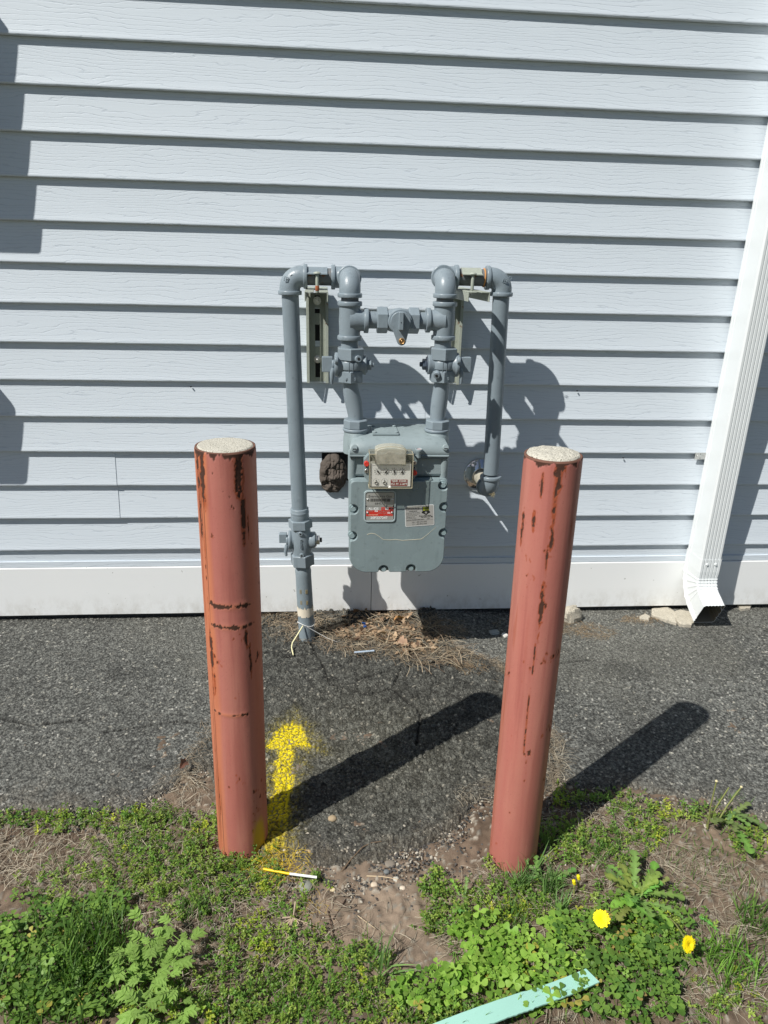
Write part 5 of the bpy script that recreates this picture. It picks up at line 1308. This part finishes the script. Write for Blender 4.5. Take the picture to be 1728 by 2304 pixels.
# ---- litter against the wall
GY = lambda x, y: float(ground_z(x, y))
m_lit = STRAW
def near_wall(n, B, s): return place(n, B, s, .45, .9, 24, reg=(-.35, .62, -.40, .0))
BL = [(760, 1420, 190, 40, .75), (1000, 1480, 80, 22, .8), (900, 1430, 150, 60, .8), (640, 1385, 60, 25, 1.0), (700, 1400, 60, 25, .8), (830, 1420, 120, 45, 1.15), (900, 1460, 110, 30, 1.0), (960, 1490, 70, 16, .8), (780, 1450, 90, 25, .8), (860, 1385, 50, 20, .8), (1310, 1390, 0.1, 0.1, 0), (720, 1440, 60, 12, .6), (980, 1430, 45, 40, .6)]
x, y, z = near_wall(30000, BL, 700); n = min(len(x), 3600); x, y, z = x[:n], y[:n], z[:n]
scatter('litter_straw', sv, sf, np.stack([x, y, z+.004+U(0, .014, n)], 1), U(.008, .040, n), RNG.normal(-.35, .9, n), RNG.normal(0, .25, n), U(0, 6.28, n), cols(n, (.17, .11, .06), (.48, .40, .29), .25), m_lit)
lf = join_t([leaf_t(1, .34, .35, (0, 0, 0), 0, .2, 6, lambda t: math.sin(PI*t)*(1+.5*math.sin(t*17)))])
BL2 = [(850, 1410, 80, 35, 1.1), (930, 1450, 60, 30, .8), (800, 1430, 60, 20, .8), (870, 1375, 30, 15, .8)]
x, y, z = near_wall(6000, BL2, 710); n = min(len(x), 430); x, y, z = x[:n], y[:n], z[:n]
scatter('leaf_fragments', lf[0], lf[1], np.stack([x, y, z+.006+U(0, .016, n)], 1), U(.007, .026, n), U(0, 6.28, n), RNG.normal(0, .7, n), U(0, 6.28, n), cols(n, (.12, .065, .035), (.46, .33, .21), .35), m_lit)
x, y, z = near_wall(9000, [(860, 1430, 150, 50, 1.0), (660, 1400, 70, 30, .9), (960, 1480, 90, 30, .9)], 715); n = min(len(x), 420); x, y, z = x[:n], y[:n], z[:n]
scatter('long_dry_stems', sv, sf, np.stack([x, y, z+.010+U(0, .012, n)], 1), U(.035, .085, n), RNG.normal(-.4, 1.0, n), RNG.normal(0, .16, n), U(0, 6.28, n), cols(n, (.16, .10, .06), (.50, .42, .30), .3), m_lit)
BL3 = [(600, 1380, 40, 20, 1.0), (1290, 1415, 60, 16, .7), (1340, 1425, 50, 14, .8), (1440, 1395, 60, 10, .7), (1210, 1560, 14, 60, .5), (1060, 1500, 50, 20, .6), (1120, 1410, 50, 20, .3)]
x, y, z = place(26000, BL3, 720, .45, .9, 24, reg=(-.35, 1.5, -.45, .0)); n = min(len(x), 1600); x, y, z = x[:n], y[:n], z[:n]
scatter('wall_edge_debris', sv, sf, np.stack([x, y, z+.004], 1), U(.008, .034, n), U(0, 6.28, n), RNG.normal(0, .2, n), U(0, 6.28, n), cols(n, (.17, .11, .06), (.45, .33, .2), .25), m_lit)
def oak(px0, py0, s_, az, tilt, label, col):
    c = gp(px0, py0, -.262); zg = GY(c.x, c.y)+.020
    n = 26; lp, rp, mp = [], [], []
    for i in range(n+1):
        t = i/n; w_ = .30*math.sin(PI*t**.9)*(.55+.55*abs(math.sin(t*PI*3.5+.4)))+.006
        X_ = (t-.5); zz = .14*math.sin(t*5)+.12*t
        for lst, sg in ((lp, 1), (rp, -1)): lst.append(Vector((X_, sg*w_, zz+.45*w_)))
        mp.append(Vector((X_, 0, zz)))
    R = Matrix.Rotation(az, 3, 'Z')@Matrix.Rotation(tilt, 3, 'X'); k = n+1
    V = np.array([tuple(R@p*s_+Vector((c.x, c.y, zg))) for p in lp+mp+rp]); F = [(i, i+1, k+i+1, k+i) for i in range(n)]+[(k+i, k+i+1, 2*k+i+1, 2*k+i) for i in range(n)]
    cc = np.tile(np.array(col), (len(V), 1)); cc[k:2*k] *= .7
    o = raw_mesh('oak_leaf', V, F, STRAW, cc, False); tag(o, label, 'dead leaf', 'dead oak leaves under the meter')
oak(908, 1452, .052, -1.0, .7, 'tan dead oak leaf with a hole, frontmost in the litter under the meter', (.46, .30, .20))
oak(900, 1398, .050, .4, -.5, 'orange-brown curled leaf near the wall under the meter', (.48, .25, .10))
oak(842, 1415, .042, 2.0, .9, 'pinkish tan leaf in the middle of the litter pile', (.50, .36, .25))
oak(412, 1728, .040, 1.4, .6, 'dark red-brown dead leaf left of the left bollard', (.16, .07, .045))
BLUE = m_simple('blue_plastic', srgb(30, 80, 150), .4)
c = gp(823, 1412, -.25); m = M()
for i in range(5): p = c+Vector((random.uniform(-.006, .006), random.uniform(-.005, .005), .004*i)); m.tube([p, p+Vector((random.uniform(-.012, .012), -.004, random.uniform(-.004, .010)))], .0022, 6)
tag(build(m, 'plastic_scrap', BLUE, None, c), 'small crumpled blue plastic scrap in the leaf litter', 'litter')
def strip(name, a, b, w_, t_, mat, label, cat, lift=.006, n=10, wob=0.0):
    a = Vector(a); b = Vector(b); d = (b-a).normalized(); s2 = Vector((-d.y, d.x, 0)).normalized(); m = M(); V = []
    for i in range(n+1):
        t = i/n; p = a.lerp(b, t); p.z = p.z+lift; o_ = s2*(wob*(float(vn(t*9, 3, 8))-.5))
        for sg, zz in ((-1, 0), (1, 0), (1, t_), (-1, t_)): V.append(tuple(p+s2*sg*w_/2+o_+Vector((0, 0, zz))))
    m.add(V, [(k*4+i, k*4+(i+1) % 4, k*4+4+(i+1) % 4, k*4+4+i) for k in range(n) for i in range(4)]+[(3, 2, 1, 0), tuple(range(n*4, n*4+4))])
    return tag(build(m, name, mat, None, a), label, cat)
a, b = gp(797, 1472, -.252), gp(842, 1468, -.250)
strip('paint_chip', a, b, .007, .002, m_simple('pale_blue_chip', srgb(170, 185, 200), .5), 'thin pale blue sliver lying in front of the leaf litter', 'sliver')
# mint strip
MINT = MT('mint_board', srgb(142, 196, 176), .55); nn_ = MINT.noise(MINT.coords(), 70, 4, .7); MINT.color(MINT.mix(MINT.ramp(nn_, [(.66, 0.0), (.7, .5)]), srgb(156, 204, 188), srgb(112, 140, 124))); MINT = MINT.m
a = gp(960, 2335, -.235); b = gp(1334, 2191, -.230); m = M(); V = []; n = 60; d = (b-a).normalized(); s2 = Vector((-d.y, d.x, 0)).normalized()
for i in range(n+1):
    t = i/n; p = a.lerp(b, t); w_ = .0148; e1_ = (.0012 if t < .60 else 0)
    jag = .0014*(float(vn(i*1.3, 2, 9))-.5); bow = .010*math.sin(PI*t)*-.35
    for sg, zz in ((-1, -.0015), (1, -.0015), (1, .0015), (-1, .0015)):
        end = (.004*sg if i == n else 0)
        V.append(tuple(p+s2*(sg*w_+bow+(jag if sg < 0 else .2*jag)+(e1_*sg))+Vector((0, 0, zz+.005*math.sin(t*5)))-d*end))
m.add(V, [(k*4+i, k*4+(i+1) % 4, k*4+4+(i+1) % 4, k*4+4+i) for k in range(n) for i in range(4)]+[(3, 2, 1, 0), tuple(range(n*4, n*4+4))])
tag(build(m, 'foam_strip', MINT, None, a), 'torn pale mint-green foam board strip lying on the clover', 'strip')
# straw stick half sprayed yellow
a = gp(592, 1955, -.258); b = gp(652, 1966, -.257); c = gp(713, 1974, -.257)
stick = empty('plastic_straw', tuple(a), 'thin white straw with one end sprayed yellow beside the left bollard foot', 'straw')
build(M().tube([a, b], .0026, 10), 'yellow_end', m_simple('spray_yellow', srgb(238, 200, 30), .5), stick); build(M().tube([b, c], .0026, 10), 'white_end', WHITE, stick)
# yellow overspray on weeds
x0, y0 = gp(650, 1950)[:2]
n = 420; x = RNG.normal(gp(625, 1945)[0], .035, n); y = RNG.normal(gp(625, 1945)[1], .022, n); k = away(x, y); x = x[k]; y = y[k]; n = len(x)
scatter('sprayed_grass', sv, sf, np.stack([x, y, ground_z(x, y)+.004+U(0, .010, n)], 1), U(.008, .026, n), U(0, 6.28, n), RNG.normal(0, .5, n), U(0, 6.28, n), cols(n, (.55, .38, .02), (.80, .58, .04), .2), STRAW)
n = 90; x = RNG.normal(gp(690, 2040)[0], .025, n); y = RNG.normal(gp(690, 2040)[1], .04, n)
scatter('sprayed_weeds', sv, sf, np.stack([x, y, ground_z(x, y)+.006], 1), U(.006, .018, n), U(0, 6.28, n), RNG.normal(0, .5, n), U(0, 6.28, n), cols(n, (.55, .38, .02), (.80, .58, .04), .2), STRAW)
# grey twig-like dead root
def deadtuft(px0, py0, k, L, label, name='dead_root_tuft'):
    c = gp(px0, py0, -.262); zg = GY(c.x, c.y); m = M()
    for i in range(k):
        a_0 = -PI/2+random.uniform(-1.4, 1.4); P = [Vector((c.x, c.y, zg+.010))]
        for j in range(4): a_0 += random.gauss(0, .25); P.append(P[-1]+Vector((math.cos(a_0), math.sin(a_0), -.12+random.gauss(0, .15)))*L*random.uniform(.7, 1.2)/4)
        m.tube(P, [.0016, .0014, .0011, .0008, .0004], 5, False)
    m.tube([(c.x-.03, c.y+.005, zg+.006), (c.x, c.y, zg+.012), (c.x+.004, c.y+.02, zg+.03)], .0022, 6)
    tag(build(m, name, m_simple('dead_grey', srgb(168, 150, 128), .9) if 'dead_grey' not in bpy.data.materials else bpy.data.materials['dead_grey'], None, (c.x, c.y, zg)), label, 'dead plant')
deadtuft(660, 2068, 16, .055, 'pale dead root tuft splayed on bare soil below the left bollard')
def twig(pp_, r, label, col=(110, 92, 72)):
    P = [gp(x, y, -.27) for x, y in pp_]; P = [Vector((p.x, p.y, GY(p.x, p.y)+.005)) for p in P]
    nm = 'twig_%d_%d_%d' % col; mt = bpy.data.materials.get(nm) or m_simple(nm, srgb(*col), .9)
    tag(build(M().tube(P, [r*(1-.5*i/len(P)) for i in range(len(P))], 7), 'twig', mt, None, P[0]), label, 'twig')
twig([(768, 1960), (790, 1935), (815, 1910), (835, 1900), (858, 1897)], .0016, 'bent thin twig on the loose asphalt gravel between the bollards')
twig([(750, 2075), (765, 2050), (778, 2025)], .0015, 'short dark twig on the sandy soil patch', (70, 52, 40))
twig([(738, 2055), (745, 2085), (752, 2125)], .0013, 'thin dark twig pointing down below the sandy patch', (70, 52, 40))
twig([(825, 1972), (860, 1976), (895, 1983)], .0014, 'pale straw twig lying across the pebbles', (190, 170, 140))
twig([(805, 2065), (825, 2080), (845, 2095)], .0010, 'fine pale twig on the sandy soil right of the dark twigs', (190, 170, 140))
twig([(1215, 1905), (1250, 1868), (1300, 1857), (1380, 1868)], .0018, 'long pale twig in the shade right of the right bollard', (150, 130, 100))
# ---- stones
def stone(x, y, rx, ry, rz, col, label, cat, name, seed, mat=None, ang=False, sink=.3, az=0, group=None):
    m = M(); nu, nv = 18, 10; V = []; zg = GY(x, y)
    for j in range(nv+1):
        th = PI*j/nv
        for i in range(nu):
            ph = 2*PI*i/nu; d = np.array([math.sin(th)*math.cos(ph), math.sin(th)*math.sin(ph), math.cos(th)])
            if ang: d = np.sign(d)*np.abs(d)**.62; d = d/max(.001, np.linalg.norm(d))**.3
            k = 1+(.34 if ang else .12)*(float(fbm(d[0]*2+seed, d[1]*2+d[2]*1.7+seed, seed, 3))-.5)*2
            X_, Y_ = d[0]*rx*k, d[1]*ry*k
            V.append((x+X_*math.cos(az)-Y_*math.sin(az), y+X_*math.sin(az)+Y_*math.cos(az), zg+rz*(1-2*sink)+d[2]*rz*k))
    F = [(j*nu+i, (j+1)*nu+i, (j+1)*nu+(i+1) % nu, j*nu+(i+1) % nu) for j in range(nv) for i in range(nu)]
    m.add(V, F, not ang); mt = mat or bpy.data.materials.get('stone_%d_%d_%d' % col) or m_simple('stone_%d_%d_%d' % col, srgb(*col), .8, 0, .4, 300, .15)
    return tag(build(m, name, mt, None, (x, y, zg)), label, cat, group)
def pst(px0, py0, r, col, label, seed, fl=.6, az=0):
    c = gp(px0, py0, -.268); stone(c.x, c.y, r, r*.85, r*fl, col, label, 'pebble', 'pebble', seed, az=az, group='pebbles on the ground between the bollards')
pst(688, 1991, .0155, (134, 136, 126), 'largest rounded grey pebble below the white straw', 1)
pst(748, 1842, .0105, (158, 140, 112), 'tan pebble at the lower edge of the left bollard shadow', 2)
pst(693, 1915, .0075, (186, 160, 120), 'buff pebble on the gravel right of the left bollard foot', 3)
pst(707, 1984, .0095, (130, 122, 92), 'olive pebble touching the tip of the white straw', 4)
pst(842, 1990, .0080, (198, 182, 160), 'pinkish white pebble at the top of the sandy soil', 5)
pst(906, 1999, .0068, (204, 190, 170), 'pale flat pebble right of the pinkish white one', 6)
pst(878, 1942, .0120, (124, 116, 104), 'flat grey-brown pebble on the gravel between the bollards', 7, .35)
pst(891, 1978, .0068, (186, 184, 172), 'small off-white chip just above the pale flat pebble', 8)
pst(870, 1961, .0070, (108, 112, 112), 'small blue-grey pebble in the middle of the gravel', 9)
pst(749, 1998, .0060, (212, 196, 160), 'small cream pebble left of the sandy soil', 10)
pst(836, 2000, .0052, (96, 92, 86), 'little dark pebble below the pinkish white pebble', 12)
c = gp(1288, 1392, -.255)
stone(c.x, c.y+.01, .034, .026, .036, (190, 184, 168), 'angular lump of pale broken concrete behind the right bollard', 'concrete lump', 'concrete_chunk', 21, RUB, True, .2, .4)
c = gp(1112, 1422, -.262); stone(c.x, c.y, .017, .013, .006, (150, 156, 154), 'grey flat stone chip on the dark asphalt left of the right bollard', 'stone chip', 'stone_chip', 22, None, True, .2, .3)
c = gp(1136, 1428, -.262); stone(c.x, c.y, .011, .010, .006, (214, 212, 204), 'white stone chip partly hidden by the right bollard', 'stone chip', 'stone_chip', 23, None, True, .2, .3)
def slab(poly, th, label, seed, name='concrete_slab_piece'):
    P = [gp(x, y, -.262) for x, y in poly]; c = sum(P, Vector())/len(P); z0 = GY(c.x, c.y)+.004; m = M()
    Q = []
    for i in range(len(P)):
        a_, b_ = P[i], P[(i+1) % len(P)]
        for k in range(5):
            p = a_.lerp(b_, k/5); p = p+Vector((random.gauss(0, .0012), random.gauss(0, .0012), 0)); Q.append(p)
    n = len(Q); V = [(p.x, p.y, z0-.01) for p in Q]+[(p.x, p.y, z0+th*random.uniform(.8, 1.1)) for p in Q]+[(c.x+(p.x-c.x)*.86, c.y+(p.y-c.y)*.86, z0+th*random.uniform(1.05, 1.25)) for p in Q]+[(c.x, c.y, z0+th*1.1)]
    m.add(V, [(i, (i+1) % n, n+(i+1) % n, n+i) for i in range(n)]+[(n+i, n+(i+1) % n, 2*n+(i+1) % n, 2*n+i) for i in range(n)]); m.add(V[2*n:], [(i, (i+1) % n, n) for i in range(n)])
    tag(build(m, name, RUB, None, (c.x, c.y, z0)), label, 'concrete piece', 'broken concrete pieces by the downspout')
slab([(1466, 1386), (1466, 1372), (1503, 1368), (1518, 1378), (1522, 1404), (1500, 1398)], .008, 'grey-brown flat concrete piece, left of the two beside the downspout outlet', 1)
slab([(1514, 1380), (1530, 1375), (1552, 1378), (1566, 1396), (1556, 1410), (1530, 1408), (1520, 1396)], .009, 'tan flat concrete piece touching the downspout outlet', 2)
slab([(1438, 1388), (1450, 1382), (1464, 1388), (1458, 1395), (1442, 1394)], .006, 'small buff concrete chip left of the larger flat pieces', 3)
slab([(1660, 1364), (1690, 1362), (1688, 1370), (1668, 1373)], .006, 'cream concrete chip right of the downspout against the wall', 4)
# ---- wire ties on the sleeve
q = on(-.205); WIRE = m_simple('cream_wire', srgb(222, 216, 170), .5); wh = m_simple('white_tie', srgb(214, 214, 210), .6)
wt = empty('tracer_wire', (q.x, q.y, q.z), 'cream wire and white string tied round the left pipe at the ground', 'wire')
w1 = [q+Vector((-.010, -.030, .004)), gp(667, 1432, -.225), gp(658, 1446, -.245), gp(656, 1457, -.255), gp(660, 1474, -.262)]
build(M().tube(w1, .0022, 8), 'cream_wire', WIRE, wt)
build(M().tube([q+Vector((.029*math.cos(a_), .029*math.sin(a_), .006*math.sin(a_*2)+.003)) for a_ in np.linspace(0, 6.28, 24)], .0013, 6), 'string_loop', wh, wt)
build(M().tube([q+Vector((.004, -.030, 0)), gp(735, 1435, -.25), gp(760, 1445, -.262)], .0009, 6), 'string_tail', wh, wt)
# loose gravel
n = 9000; x = np.concatenate([RNG.normal(.07, .20, 1300), U(-1.1, 1.5, n-1300)]); y = np.concatenate([RNG.normal(-1.12, .055, 1300), edge_y(x[1300:])+RNG.normal(-.012, .030, n-1300)])
kk = np.ones(n, bool); kk[1300:] = (fbm(x[1300:]*9, y[1300:]*9, 901, 3) > .42)|((x[1300:] > .15) & (x[1300:] < .75)); k = away(x, y) & kk; x = x[k]; y = y[k]; n = len(x)
ico = np.array([(0, 0, 1), (.9, 0, .4), (.28, .85, .4), (-.72, .52, .4), (-.72, -.52, .4), (.28, -.85, .4), (.72, .52, -.4), (-.28, .85, -.4), (-.9, 0, -.4), (-.28, -.85, -.4), (.72, -.52, -.4), (0, 0, -1)])
icf = np.array([(0, 1, 2), (0, 2, 3), (0, 3, 4), (0, 4, 5), (0, 5, 1), (1, 6, 2), (2, 7, 3), (3, 8, 4), (4, 9, 5), (5, 10, 1), (6, 7, 2), (7, 8, 3), (8, 9, 4), (9, 10, 5), (10, 6, 1), (6, 11, 7), (7, 11, 8), (8, 11, 9), (9, 11, 10), (10, 11, 6)])
scatter('loose_gravel', ico*np.array([1, .8, .6]), icf, np.stack([x, y, ground_z(x, y)+.001], 1), U(.0012, .0052, n)*U(.5, 1, n), U(0, 6.28, n), U(0, 1, n), U(0, 6.28, n), np.where(RNG.random((n, 1)) < .72, cols(n, (.05, .05, .047), (.10, .095, .09)), cols(n, (.25, .22, .17), (.5, .46, .38))), SOIL, smooth=False)

# ------------------------------------------------------------------ lettering becomes mesh
bpy.context.view_layer.update(); dg = bpy.context.evaluated_depsgraph_get()
for o in [o for o in bpy.data.objects if o.type == 'FONT']:
    me = bpy.data.meshes.new_from_object(o.evaluated_get(dg)); me.name = o.name
    n_ = bpy.data.objects.new('x', me); COL.objects.link(n_); n_.parent = o.parent; n_.location = o.location; n_.rotation_euler = o.rotation_euler; n_.scale = o.scale
    nm = o.name; bpy.data.objects.remove(o); n_.name = nm
